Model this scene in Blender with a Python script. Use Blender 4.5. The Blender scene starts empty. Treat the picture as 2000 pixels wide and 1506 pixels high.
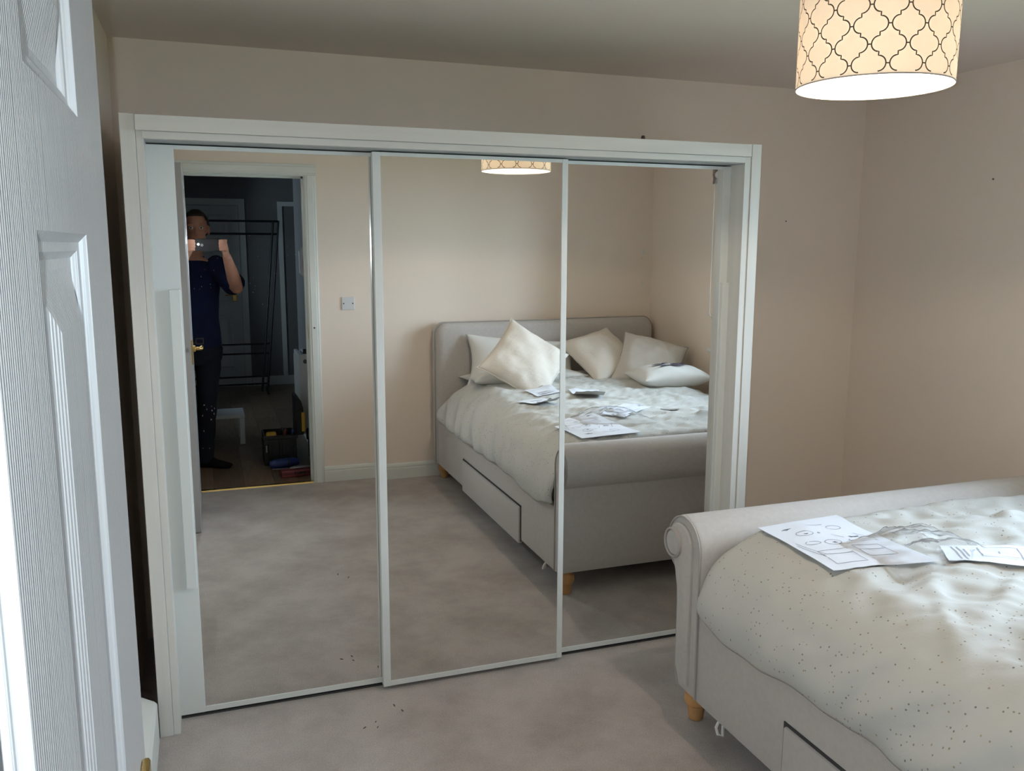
import bpy, bmesh, math, random
from math import sin, cos, pi, sqrt
from mathutils import Vector, Matrix, noise

S = bpy.context.scene
COL = S.collection
random.seed(7)

# ------------------------------------------------------------------ camera, sky, exposure
CAM = Vector((0.0, -2.7627, 1.5554))
YAW, PITCH, ROLL, FPX = -0.34216, -0.16063, 0.00316, 1681.09
fw = Vector((-sin(YAW) * cos(PITCH), cos(YAW) * cos(PITCH), sin(PITCH)))
rt = Vector((cos(YAW), sin(YAW), 0))
up = rt.cross(fw)
r2 = rt * cos(ROLL) + up * sin(ROLL)
u2 = up * cos(ROLL) - rt * sin(ROLL)
cd = bpy.data.cameras.new('camera')
co = bpy.data.objects.new('camera', cd)
COL.objects.link(co)
co.matrix_world = Matrix(((r2.x, u2.x, -fw.x, CAM.x), (r2.y, u2.y, -fw.y, CAM.y), (r2.z, u2.z, -fw.z, CAM.z), (0, 0, 0, 1)))
cd.sensor_width = 36.0
cd.lens = FPX * 36.0 / 2000.0
cd.clip_start = 0.004
S.camera = co

W = bpy.data.worlds.new('sky')
S.world = W
W.use_nodes = True
bg = W.node_tree.nodes['Background']
bg.inputs['Color'].default_value = (0.64, 0.80, 1.0, 1)
bg.inputs['Strength'].default_value = 21.0

S.view_settings.view_transform = 'Standard'
S.view_settings.look = 'None'
S.view_settings.gamma = 1
S.view_settings.use_curve_mapping = False
S.view_settings.exposure = 0.54
S.cycles.sample_clamp_indirect = 4.0
S.cycles.max_bounces = 14
S.cycles.diffuse_bounces = 6
S.cycles.glossy_bounces = 6
S.cycles.transparent_max_bounces = 12

# room numbers (metres; x right, y into the wardrobe, z up)
XL, XR, YB, YF, HC = -0.284, 3.098, -2.716, 0.78, 2.292
WY0, WY1, WZ0, WZ1 = -1.825, -0.62, 0.90, 2.06      # window opening in the right wall

def light(name, kind, loc, energy, color=(1, 1, 1), rot=None, **kw):
    d = bpy.data.lights.new(name, kind)
    d.energy = energy
    d.color = color
    for k, v in kw.items():
        setattr(d, k, v)
    o = bpy.data.objects.new(name, d)
    o.location = loc
    if rot:
        o.rotation_euler = rot
    COL.objects.link(o)
    return o

# sky light enters by the window: a light portal, it gives no light of its own
pl = light('window_portal', 'AREA', (XR + 0.13, (WY0 + WY1) / 2, (WZ0 + WZ1) / 2), 1, rot=(0, pi / 2, 0),
           shape='RECTANGLE', size=WZ1 - WZ0, size_y=WY1 - WY0)
pl.data.cycles.is_portal = True
pl = light('hall_portal', 'AREA', (-1.26, -5.125, 1.5), 1, rot=(0, -pi / 2, 0), shape='RECTANGLE', size=0.7, size_y=0.45)  # portal of the window added to brighten the hall
pl.data.cycles.is_portal = True

# ------------------------------------------------------------------ materials
def mat(name, col, rough=0.6, metal=0.0, var=0.0, vscale=8.0, bump=0.0, bscale=200.0, spec=0.5, col2=None, stretch=None,
        sheen=0.0, emit=None, estr=0.0, detail=4.0):
    m = bpy.data.materials.new(name)
    m.use_nodes = True
    nt = m.node_tree
    b = nt.nodes['Principled BSDF']
    b.inputs['Base Color'].default_value = (*col, 1)
    b.inputs['Roughness'].default_value = rough
    b.inputs['Metallic'].default_value = metal
    b.inputs['Specular IOR Level'].default_value = spec
    if sheen:
        b.inputs['Sheen Weight'].default_value = sheen
    if emit:
        b.inputs['Emission Color'].default_value = (*emit, 1)
        b.inputs['Emission Strength'].default_value = estr
    if var or bump or col2:
        tc = nt.nodes.new('ShaderNodeTexCoord')
        mp = nt.nodes.new('ShaderNodeMapping')
        nt.links.new(tc.outputs['Object'], mp.inputs['Vector'])
        if stretch:
            mp.inputs['Scale'].default_value = stretch
    if var or col2:
        n = nt.nodes.new('ShaderNodeTexNoise')
        n.inputs['Scale'].default_value = vscale
        n.inputs['Detail'].default_value = detail
        nt.links.new(mp.outputs[0], n.inputs['Vector'])
        r = nt.nodes.new('ShaderNodeValToRGB')
        c2 = col2 or tuple(max(0, c * (1 - var)) for c in col)
        r.color_ramp.elements[0].position = 0.35
        r.color_ramp.elements[1].position = 0.65
        r.color_ramp.elements[0].color = (*c2, 1)
        r.color_ramp.elements[1].color = (*col, 1)
        nt.links.new(n.outputs['Fac'], r.inputs[0])
        nt.links.new(r.outputs[0], b.inputs['Base Color'])
    if bump:
        n2 = nt.nodes.new('ShaderNodeTexNoise')
        n2.inputs['Scale'].default_value = bscale
        n2.inputs['Detail'].default_value = 3
        nt.links.new(mp.outputs[0], n2.inputs['Vector'])
        bp = nt.nodes.new('ShaderNodeBump')
        bp.inputs['Strength'].default_value = bump
        bp.inputs['Distance'].default_value = 0.003
        nt.links.new(n2.outputs['Fac'], bp.inputs['Height'])
        nt.links.new(bp.outputs[0], b.inputs['Normal'])
    return m

M = {}
M['wall'] = mat('cream_paint', (0.83, 0.725, 0.63), 0.9, bump=0.12, bscale=160)
M['ceil'] = mat('ceiling_paint', (0.79, 0.70, 0.65), 0.95, bump=0.1, bscale=120)
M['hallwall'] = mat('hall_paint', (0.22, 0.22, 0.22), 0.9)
M['trim'] = mat('white_gloss_paint', (0.72, 0.74, 0.70), 0.35)
M['ward'] = mat('white_wood_grain_foil', (0.66, 0.65, 0.61), 0.45, var=0.07, vscale=30, stretch=(1, 1, 0.06), bump=0.06, bscale=120)
M['ward_h'] = mat('white_wood_grain_foil_across', (0.66, 0.65, 0.61), 0.45, var=0.07, vscale=30, stretch=(0.06, 1, 1), bump=0.06, bscale=120)
M['steel'] = mat('white_steel', (0.66, 0.68, 0.66), 0.35)
M['track'] = mat('grey_track', (0.35, 0.37, 0.37), 0.5)
M['dark'] = mat('dark_inside', (0.05, 0.05, 0.05), 0.9)
M['mirror'] = mat('mirror', (0.82, 0.82, 0.80), 0.0, 1.0)
M['dust'] = mat('dust', (0.9, 0.9, 0.9), 0.9)
M['bed'] = mat('grey_woven_fabric', (0.545, 0.51, 0.485), 0.95, var=0.06, vscale=60, bump=0.25, bscale=700, sheen=0.3, spec=0.2)
M['piping'] = mat('grey_piping', (0.42, 0.385, 0.36), 0.9, spec=0.2)
M['pine'] = mat('pine_wood', (0.62, 0.33, 0.13), 0.35, var=0.25, vscale=20, stretch=(1, 1, 0.15))
M['pillow'] = mat('white_cotton', (0.74, 0.73, 0.70), 0.95, bump=0.15, bscale=90, spec=0.2)
M['cream'] = mat('cream_knit', (0.75, 0.69, 0.615), 0.95, bump=0.5, bscale=60, stretch=(1, 1, 3), spec=0.2)
M['linen'] = mat('grey_linen', (0.64, 0.60, 0.56), 0.95, bump=0.3, bscale=120, spec=0.2)
M['sheet'] = mat('white_sheet', (0.72, 0.71, 0.68), 0.95, spec=0.2)
M['paper'] = mat('paper', (0.78, 0.81, 0.88), 0.7)
M['papergrey'] = mat('grey_card', (0.42, 0.40, 0.38), 0.8)
M['bracket'] = mat('taupe_plastic', (0.24, 0.20, 0.18), 0.5)
M['dent_shade'] = mat('brown_dent_shade', (0.15, 0.12, 0.10), 0.9)
M['ink'] = mat('print_ink', (0.10, 0.10, 0.13), 0.8)
M['inkgrey'] = mat('print_ink_grey', (0.36, 0.37, 0.42), 0.8)
M['navyprint'] = mat('navy_print', (0.05, 0.04, 0.07), 0.9)
M['brass'] = mat('brass', (0.72, 0.52, 0.20), 0.2, 1.0)
M['chrome'] = mat('chrome', (0.6, 0.6, 0.58), 0.25, 1.0)
M['plate'] = mat('white_plastic', (0.68, 0.68, 0.68), 0.4)
M['screw'] = mat('dull_screw', (0.12, 0.11, 0.10), 0.5, 0.6)
M['black'] = mat('black_plastic', (0.012, 0.012, 0.014), 0.45)
M['blackmetal'] = mat('black_metal', (0.008, 0.008, 0.009), 0.4)
M['yellow'] = mat('yellow_plastic', (0.62, 0.36, 0.03), 0.5)
M['red'] = mat('dark_red_plastic', (0.18, 0.035, 0.04), 0.5)
M['bluegrip'] = mat('blue_plastic', (0.02, 0.04, 0.16), 0.5)
M['greyt'] = mat('grey_tool_metal', (0.35, 0.35, 0.36), 0.35, 0.8)
M['skin'] = mat('skin', (0.55, 0.27, 0.18), 0.55, var=0.12, vscale=14)
M['hair'] = mat('dark_hair', (0.025, 0.018, 0.014), 0.7, bump=0.6, bscale=150)
M['shirt'] = mat('navy_cotton', (0.010, 0.017, 0.058), 0.95, var=0.2, vscale=12, spec=0.2)
M['jeans'] = mat('dark_denim', (0.014, 0.018, 0.03), 0.95, bump=0.3, bscale=300, spec=0.2)
M['sock'] = mat('black_sock', (0.008, 0.008, 0.009), 0.95, spec=0.2)
M['belt'] = mat('brown_belt', (0.05, 0.03, 0.02), 0.5)
M['splash'] = mat('white_paint_splash', (0.7, 0.7, 0.7), 0.8)
M['stool'] = mat('white_lacquer', (0.66, 0.68, 0.68), 0.4)
M['filler'] = mat('white_wall_filler', (0.74, 0.71, 0.66), 0.9)
M['led'] = mat('phone_led', (1, 1, 1), 0.5, emit=(0.75, 0.92, 1.0), estr=400)
M['bulb'] = mat('lit_bulb', (1, 1, 1), 0.5, emit=(1.0, 0.86, 0.66), estr=40)
M['eye'] = mat('eye_white', (0.8, 0.8, 0.8), 0.2)
M['lip'] = mat('lips', (0.42, 0.15, 0.12), 0.5)
M['ground'] = mat('outdoor_lawn', (0.12, 0.16, 0.07), 0.95, var=0.3, vscale=1.0)
M['cable'] = mat('white_flex', (0.8, 0.8, 0.78), 0.4)
M['shadeink'] = mat('shade_print', (0.10, 0.075, 0.05), 0.9)

def node_mat(name):
    m = bpy.data.materials.new(name)
    m.use_nodes = True
    nt = m.node_tree
    for n in list(nt.nodes):
        nt.nodes.remove(n)
    o = nt.nodes.new('ShaderNodeOutputMaterial')
    return m, nt, o

def thin_glass(name, gloss=0.06, tint=(1, 1, 1), rough=0.0, milky=0.0):
    m, nt, o = node_mat(name)
    t = nt.nodes.new('ShaderNodeBsdfTransparent')
    t.inputs[0].default_value = (*tint, 1)
    g = nt.nodes.new('ShaderNodeBsdfGlossy')
    g.inputs['Roughness'].default_value = rough
    mx = nt.nodes.new('ShaderNodeMixShader')
    lw = nt.nodes.new('ShaderNodeLayerWeight')
    lw.inputs[0].default_value = gloss
    nt.links.new(lw.outputs['Fresnel'], mx.inputs[0])
    nt.links.new(t.outputs[0], mx.inputs[1])
    nt.links.new(g.outputs[0], mx.inputs[2])
    out = mx.outputs[0]
    if milky:
        d = nt.nodes.new('ShaderNodeBsdfDiffuse')
        d.inputs[0].default_value = (0.8, 0.82, 0.86, 1)
        m2 = nt.nodes.new('ShaderNodeMixShader')
        m2.inputs[0].default_value = milky
        nt.links.new(out, m2.inputs[1])
        nt.links.new(d.outputs[0], m2.inputs[2])
        out = m2.outputs[0]
    nt.links.new(out, o.inputs[0])
    return m
M['glass'] = thin_glass('window_glass', 0.25, (0.97, 0.99, 0.98))
M['film'] = thin_glass('clear_plastic_film', 0.10, (0.985, 0.99, 0.995), 0.16, milky=0.07)

# lamp shade cloth: diffuse + translucent
m, nt, o = node_mat('lamp_shade_cloth')
d = nt.nodes.new('ShaderNodeBsdfDiffuse'); d.inputs[0].default_value = (0.80, 0.76, 0.70, 1)
t = nt.nodes.new('ShaderNodeBsdfTranslucent'); t.inputs[0].default_value = (0.86, 0.80, 0.71, 1)
mx = nt.nodes.new('ShaderNodeMixShader'); mx.inputs[0].default_value = 0.27
nt.links.new(d.outputs[0], mx.inputs[1]); nt.links.new(t.outputs[0], mx.inputs[2]); nt.links.new(mx.outputs[0], o.inputs[0])
M['shade'] = m

# carpet
m = mat('beige_carpet', (0.475, 0.425, 0.385), 1.0, var=0.0, bump=0.9, bscale=420, spec=0.1, sheen=0.15)
nt = m.node_tree
b = nt.nodes['Principled BSDF']
tc = nt.nodes.new('ShaderNodeTexCoord')
na = nt.nodes.new('ShaderNodeTexNoise'); na.inputs['Scale'].default_value = 3.2; na.inputs['Detail'].default_value = 6; na.inputs['Roughness'].default_value = 0.65
nb = nt.nodes.new('ShaderNodeTexNoise'); nb.inputs['Scale'].default_value = 220; nb.inputs['Detail'].default_value = 2
ra = nt.nodes.new('ShaderNodeValToRGB')
ra.color_ramp.elements[0].position = 0.36; ra.color_ramp.elements[0].color = (0.45, 0.39, 0.355, 1)
ra.color_ramp.elements[1].position = 0.62; ra.color_ramp.elements[1].color = (0.62, 0.55, 0.51, 1)
mm = nt.nodes.new('ShaderNodeMixRGB'); mm.blend_type = 'MULTIPLY'; mm.inputs[0].default_value = 0.55
nt.links.new(tc.outputs['Object'], na.inputs[0]); nt.links.new(tc.outputs['Object'], nb.inputs[0])
nt.links.new(na.outputs['Fac'], ra.inputs[0]); nt.links.new(ra.outputs[0], mm.inputs[1]); nt.links.new(nb.outputs['Fac'], mm.inputs[2])
gm = nt.nodes.new('ShaderNodeGamma'); gm.inputs[1].default_value = 0.85
nt.links.new(mm.outputs[0], gm.inputs[0]); nt.links.new(gm.outputs[0], b.inputs['Base Color'])
M['carpet'] = m

# duvet: white cotton with tiny grey/gold dots in rows
m = mat('speckled_duvet_cotton', (0.56, 0.555, 0.525), 0.95, bump=0.12, bscale=160, spec=0.2)
nt = m.node_tree
b = nt.nodes['Principled BSDF']
tc = nt.nodes.new('ShaderNodeTexCoord')
vo = nt.nodes.new('ShaderNodeTexVoronoi'); vo.inputs['Scale'].default_value = 78; vo.inputs['Randomness'].default_value = 0.8
nt.links.new(tc.outputs['UV'], vo.inputs['Vector'])
lt = nt.nodes.new('ShaderNodeMath'); lt.operation = 'LESS_THAN'; lt.inputs[1].default_value = 0.19
nt.links.new(vo.outputs['Distance'], lt.inputs[0])
sp = nt.nodes.new('ShaderNodeSeparateColor'); nt.links.new(vo.outputs['Color'], sp.inputs[0])
gt = nt.nodes.new('ShaderNodeMath'); gt.operation = 'GREATER_THAN'; gt.inputs[1].default_value = 0.36
nt.links.new(sp.outputs[0], gt.inputs[0])
mu = nt.nodes.new('ShaderNodeMath'); mu.operation = 'MULTIPLY'
nt.links.new(lt.outputs[0], mu.inputs[0]); nt.links.new(gt.outputs[0], mu.inputs[1])
dc = nt.nodes.new('ShaderNodeValToRGB')
dc.color_ramp.elements[0].color = (0.20, 0.20, 0.21, 1); dc.color_ramp.elements[1].color = (0.42, 0.34, 0.22, 1)
nt.links.new(sp.outputs[1], dc.inputs[0])
mc = nt.nodes.new('ShaderNodeMixRGB'); mc.inputs[1].default_value = (0.56, 0.555, 0.53, 1)
nt.links.new(mu.outputs[0], mc.inputs[0]); nt.links.new(dc.outputs[0], mc.inputs[2]); nt.links.new(mc.outputs[0], b.inputs['Base Color'])
M['duvet'] = m

# door skin: white paint over embossed wood grain
m = mat('white_embossed_grain', (0.42, 0.415, 0.415), 0.32)
nt = m.node_tree
b = nt.nodes['Principled BSDF']
tc = nt.nodes.new('ShaderNodeTexCoord'); mp = nt.nodes.new('ShaderNodeMapping'); mp.inputs['Scale'].default_value = (1, 32, 0.45)
wv = nt.nodes.new('ShaderNodeTexWave'); wv.bands_direction = 'Y'; wv.inputs['Scale'].default_value = 2.2; wv.inputs['Distortion'].default_value = 5; wv.inputs['Detail'].default_value = 3; wv.inputs['Detail Scale'].default_value = 1.2
bp = nt.nodes.new('ShaderNodeBump'); bp.inputs['Strength'].default_value = 0.4; bp.inputs['Distance'].default_value = 0.0009
nt.links.new(tc.outputs['Object'], mp.inputs[0]); nt.links.new(mp.outputs[0], wv.inputs[0]); nt.links.new(wv.outputs['Fac'], bp.inputs['Height']); nt.links.new(bp.outputs[0], b.inputs['Normal'])
M['door'] = m
M['laminate'] = [mat('brown_laminate_%s' % k, c, 0.35, var=0.35, vscale=9, stretch=(6, 0.6, 1)) for k, c in
                 (('mid', (0.20, 0.135, 0.085)), ('dark', (0.16, 0.105, 0.065)), ('pale', (0.235, 0.165, 0.105)))]

# ------------------------------------------------------------------ mesh helpers (everything is given in world coordinates)
def box(bm, x0, x1, y0, y1, z0, z1, bev=0.0, mtx=None):
    v = [bm.verts.new(c) for c in ((x0, y0, z0), (x1, y0, z0), (x1, y1, z0), (x0, y1, z0), (x0, y0, z1), (x1, y0, z1), (x1, y1, z1), (x0, y1, z1))]
    f = [bm.faces.new([v[i] for i in q]) for q in ((3, 2, 1, 0), (4, 5, 6, 7), (0, 1, 5, 4), (1, 2, 6, 5), (2, 3, 7, 6), (3, 0, 4, 7))]
    vs = v
    if bev:
        e = list({e for q in f for e in q.edges})
        r = bmesh.ops.bevel(bm, geom=e, offset=bev, segments=2, profile=0.5, affect='EDGES')
        vs = list({w for q in r['faces'] for w in q.verts} | {w for w in v if w.is_valid})
    if mtx is not None:
        bmesh.ops.transform(bm, matrix=mtx, verts=[w for w in vs if w.is_valid])
    return vs

def loft(bm, rings, cap=True, closed=False):
    """rings: lists of points; all of one length"""
    R = [[bm.verts.new(p) for p in r] for r in rings]
    n = len(R[0])
    pairs = list(zip(R, R[1:])) + ([(R[-1], R[0])] if closed else [])
    for a, b_ in pairs:
        for i in range(n):
            bm.faces.new((a[i], a[(i + 1) % n], b_[(i + 1) % n], b_[i]))
    if cap and not closed:
        bm.faces.new(list(reversed(R[0])))
        bm.faces.new(R[-1])
    return R

def tube(bm, pts, rad, n=10, cap=True, flat=None):
    """round bar along pts; rad one number or one per point; flat=(a,b) scales the two cross axes"""
    pts = [Vector(p) for p in pts]
    rads = rad if isinstance(rad, (list, tuple)) else [rad] * len(pts)
    rings = []
    prev = None
    for i, p in enumerate(pts):
        t = (pts[min(i + 1, len(pts) - 1)] - pts[max(i - 1, 0)]).normalized()
        if prev is None:
            a = t.orthogonal().normalized()
            if abs(t.z) < 0.95:
                a = t.cross(Vector((0, 0, 1))).normalized()
            else:
                a = Vector((1, 0, 0)) - t * t.x
                a.normalize()
        else:
            a = (prev - t * prev.dot(t)).normalized()
        prev = a
        b_ = t.cross(a)
        fa, fb = flat if flat else (1, 1)
        rings.append([p + a * (cos(2 * pi * k / n) * rads[i] * fa) + b_ * (sin(2 * pi * k / n) * rads[i] * fb) for k in range(n)])
    loft(bm, rings, cap)

def lathe(bm, prof, c, axis='z', n=24, cap=True):
    rings = []
    for r, h in prof:
        ring = []
        for k in range(n):
            a = 2 * pi * k / n
            u, v = r * cos(a), r * sin(a)
            ring.append({'z': (c[0] + u, c[1] + v, c[2] + h), 'y': (c[0] + u, c[1] + h, c[2] + v), 'x': (c[0] + h, c[1] + u, c[2] + v)}[axis])
        rings.append(ring)
    loft(bm, rings, cap)

def prism(bm, prof, axis, a0, a1):
    """closed 2D outline swept along an axis: axis x: prof=(y,z); y: (x,z); z: (x,y)"""
    def P(q, a):
        return {'x': (a, q[0], q[1]), 'y': (q[0], a, q[1]), 'z': (q[0], q[1], a)}[axis]
    A = [bm.verts.new(P(q, a0)) for q in prof]
    B = [bm.verts.new(P(q, a1)) for q in prof]
    n = len(prof)
    for i in range(n):
        bm.faces.new((A[i], A[(i + 1) % n], B[(i + 1) % n], B[i]))
    bm.faces.new(list(reversed(A)))
    bm.faces.new(B)

def ellipsoid(bm, c, r, mtx=None, u=20, v=12):
    g = bmesh.ops.create_uvsphere(bm, u_segments=u, v_segments=v, radius=1)
    m_ = Matrix.Translation(c) @ (mtx if mtx is not None else Matrix()) @ Matrix.Diagonal((*r, 1))
    bmesh.ops.transform(bm, matrix=m_, verts=g['verts'])

ROOT = {}
def obj(name, bm, m_, parent=None, smooth=False, angle=0.6):
    me = bpy.data.meshes.new(name)
    bmesh.ops.recalc_face_normals(bm, faces=bm.faces)
    o = bpy.data.objects.new(name, me)
    base = Vector((0, 0, 0))
    if parent is not None:
        base = ROOT.get(parent.name, Vector((0, 0, 0)))
        o.parent = parent
    ROOT[o.name] = base
    if base.length:
        bmesh.ops.translate(bm, vec=-base, verts=bm.verts)
    bm.to_mesh(me)
    bm.free()
    for x in (m_ if isinstance(m_, (list, tuple)) else [m_]):
        me.materials.append(x)
    if smooth:
        me.polygons.foreach_set('use_smooth', [True] * len(me.polygons))
        if angle and angle < 3:
            try:
                me.set_sharp_from_angle(angle=angle)
            except Exception:
                pass
    COL.objects.link(o)
    ROOT[o.name] = base
    return o

def tag(o, label=None, cat=None, group=None, kind=None):
    if label: o['label'] = label
    if cat: o['category'] = cat
    if group: o['group'] = group
    if kind: o['kind'] = kind
    return o

def thing(name, label, cat, loc, group=None):
    o = bpy.data.objects.new(name, None)
    o.empty_display_size = 0.05
    o.location = loc
    COL.objects.link(o)
    ROOT[o.name] = Vector(loc)
    return tag(o, label, cat, group)

def struct(name, bm, m_, parent=None, smooth=False):
    o = obj(name, bm, m_, parent, smooth)
    if parent is None:
        o['kind'] = 'structure'
    return o

def NB():
    return bmesh.new()

# ------------------------------------------------------------------ the room shell
bm = NB(); box(bm, XL - 0.1, XR + 0.15, YB - 0.012, YF + 0.1, -0.05, 0.0); fl = struct('floor', bm, M['carpet'])
for x, y, r_ in ((0.541, -0.051, 0.007), (0.560, -0.093, 0.006), (0.421, -0.157, 0.006), (0.462, -0.168, 0.005), (0.534, -1.026, 0.008), (0.576, -0.971, 0.008), (0.462, -0.133, 0.004)):
    bm = NB(); ellipsoid(bm, (x, y, 0.001), (r_ * 1.3, r_ * 0.35, 0.0022), Matrix.Rotation(x * 9, 4, 'Z'), 10, 6); obj('carpet_dent_shade', bm, M['dent_shade'], fl)  # flat dark ovals painted as the shade of dents in the carpet
bm = NB(); box(bm, XL - 0.15, XR + 0.27, YB - 0.13, YF + 0.15, HC, HC + 0.08); struct('ceiling', bm, M['ceil'])
bm = NB(); box(bm, XL - 0.1, XR + 0.27, YF, YF + 0.12, -0.05, HC + 0.02); wfar = struct('wall_far', bm, M['wall'])
bm = NB(); box(bm, XL - 0.12, XL, YB - 0.13, YF + 0.1, -0.05, HC + 0.02); struct('wall_left', bm, M['wall'])
bm = NB()
T = 0.25
box(bm, XR, XR + T, YB - 0.13, WY0, -0.05, HC + 0.02); box(bm, XR, XR + T, WY1, YF + 0.1, -0.05, HC + 0.02)
box(bm, XR, XR + T, WY0, WY1, -0.05, WZ0); box(bm, XR, XR + T, WY0, WY1, WZ1, HC + 0.02)
wright = struct('wall_right', bm, M['wall'])
DX0, DX1, DH = -0.125, 0.622, 1.985                 # doorway
bm = NB()
box(bm, -1.3, DX0 - 0.03, YB - 0.13, YB, -0.05, HC + 0.02); box(bm, DX1 + 0.03, XR + 0.2, YB - 0.13, YB, -0.05, HC + 0.02)
box(bm, DX0 - 0.03, DX1 + 0.03, YB - 0.13, YB, DH + 0.03, HC + 0.02)
wback = struct('wall_back', bm, M['wall'])
for (x, z, rx, rz) in ((3.035, 1.52, 0.018, 0.03), (3.03, 1.29, 0.012, 0.022), (3.02, 1.47, 0.008, 0.012)):
    bm = NB()
    pr = [(x + rx * cos(a * pi / 7) * (0.8 + 0.3 * random.random()), z + rz * sin(a * pi / 7) * (0.8 + 0.3 * random.random())) for a in range(14)]
    prism(bm, pr, 'y', YB, YB + 0.0015)
    obj('filler_patch', bm, M['filler'], wback)
bm = NB(); lathe(bm, [(0.0035, 0), (0.0035, -0.003)], (XR, 0.01, 1.835), 'x', 10); obj('screw_hole', bm, M['screw'], wright)
bm = NB(); lathe(bm, [(0.003, 0), (0.003, -0.003)], (2.663, YF, 1.678), 'y', 10); obj('screw_hole', bm, M['screw'], wfar)

# skirting boards: stepped profile
SK = [(0, 0), (0.018, 0), (0.018, 0.070), (0.0145, 0.072), (0.0145, 0.080), (0.017, 0.082), (0.014, 0.096), (0.006, 0.104), (0, 0.104)]
bm = NB(); prism(bm, [(YB + a, z) for a, z in SK], 'x', 0.692, XR); struct('baseboard_back', bm, M['trim'])
bm = NB(); prism(bm, [(XR - a, z) for a, z in SK], 'y', YB, YF); struct('baseboard_right', bm, M['trim'])
bm = NB(); prism(bm, [(YF - a, z) for a, z in SK], 'x', 1.97, XR); struct('baseboard_far', bm, M['trim'])
# boxed-out skirting that runs down the left wall to the wardrobe
bm = NB(); prism(bm, [(XL, 0), (-0.206, 0), (-0.206, 0.125), (-0.214, 0.135), (XL, 0.175)], 'y', YB + 0.08, -0.015); struct('baseboard_left', bm, M['trim'])

# door frame: jamb lining + stops + architrave both sides
bm = NB()
for x0, x1 in ((DX0 - 0.03, DX0), (DX1, DX1 + 0.03)):
    box(bm, x0, x1, YB - 0.135, YB + 0.002, 0, DH + 0.03)
box(bm, DX0, DX1, YB - 0.135, YB + 0.002, DH, DH + 0.03)
fr = struct('trim_1', bm, M['trim'])
bm = NB(); box(bm, DX1 - 0.012, DX1, YB - 0.075, YB - 0.042, 0, DH); box(bm, DX0, DX1, YB - 0.075, YB - 0.042, DH - 0.012, DH); obj('door_stop', bm, M['trim'], fr)
AR = [(0, 0), (0.070, 0), (0.070, 0.006), (0.062, 0.012), (0.054, 0.012), (0.050, 0.017), (0.016, 0.017), (0.010, 0.012), (0.004, 0.012), (0, 0.008)]
bm = NB(); prism(bm, [(DX1 + 0.004 + a, YB + t) for a, t in AR], 'z', 0, DH + 0.004); obj('architrave', bm, M['trim'], fr)
bm = NB(); prism(bm, [(DX0 - 0.004 - a, YB + t) for a, t in AR], 'z', 0, DH + 0.004); obj('architrave', bm, M['trim'], fr)
bm = NB(); prism(bm, [(YB + t, DH + 0.004 + a) for a, t in AR], 'x', DX0 - 0.074, DX1 + 0.074); obj('architrave', bm, M['trim'], fr)
bm = NB(); box(bm, DX1 - 0.0015, DX1 + 0.001, YB - 0.03, YB - 0.008, 0.96, 1.04); obj('strike_plate', bm, M['brass'], fr)
bm = NB(); lathe(bm, [(0.006, 0), (0.006, 0.003)], (DX1 + 0.035, YB + 0.017, 1.03), 'y', 10); obj('latch_mark', bm, M['screw'], fr)
bm = NB(); prism(bm, [(YB - 0.03, 0), (YB + 0.012, 0), (YB + 0.004, 0.008), (YB - 0.022, 0.008)], 'x', DX0, DX1); obj('threshold_strip', bm, M['brass'], fr)

# the open door
DF, DB_ = -0.0815, -0.1165                         # hall face / room face of the leaf
DY0, DY1, DZ0, DZ1 = -2.655, -1.872, 0.006, 1.972
door = bpy.data.objects.new('door_1', None); COL.objects.link(door); door['kind'] = 'structure'; ROOT['door_1'] = Vector((0, 0, 0))
bm = NB()
ys = [DY0, -2.572, -2.362, -2.245, -2.036, DY1]
zs = [DZ0, 0.21, 0.80, 0.94, 1.563, 1.648, 1.885, DZ1]
lev = [(0.0, 0.0), (0.006, 0.005), (0.012, 0.006), (0.017, 0.010), (0.024, 0.0105), (0.060, 0.0005)]
def quad(bm, a, b_, c, d_):
    bm.faces.new([bm.verts.new(p) for p in (a, b_, c, d_)])
for i in range(5):
    for j in range(7):
        y0, y1, z0, z1 = ys[i], ys[i + 1], zs[j], zs[j + 1]
        if i in (1, 3) and j in (1, 3, 5):
            for side, s in ((DF, -1), (DB_, 1)):
                loops = [[(side + s * d_, y0 + k, z0 + k), (side + s * d_, y1 - k, z0 + k), (side + s * d_, y1 - k, z1 - k), (side + s * d_, y0 + k, z1 - k)] for k, d_ in lev]
                for A, B in zip(loops, loops[1:]):
                    for k in range(4):
                        quad(bm, A[k], A[(k + 1) % 4], B[(k + 1) % 4], B[k])
                quad(bm, *loops[-1])
        else:
            quad(bm, (DF, y0, z0), (DF, y1, z0), (DF, y1, z1), (DF, y0, z1))
            quad(bm, (DB_, y0, z0), (DB_, y1, z0), (DB_, y1, z1), (DB_, y0, z1))
for a, b_ in (((DY0, DZ0), (DY1, DZ0)), ((DY1, DZ0), (DY1, DZ1)), ((DY1, DZ1), (DY0, DZ1)), ((DY0, DZ1), (DY0, DZ0))):
    quad(bm, (DF, *a), (DF, *b_), (DB_, *b_), (DB_, *a))
bmesh.ops.remove_doubles(bm, verts=bm.verts, dist=1e-5)
obj('door_leaf', bm, M['door'], door)
HY = DY1 - 0.055
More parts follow.
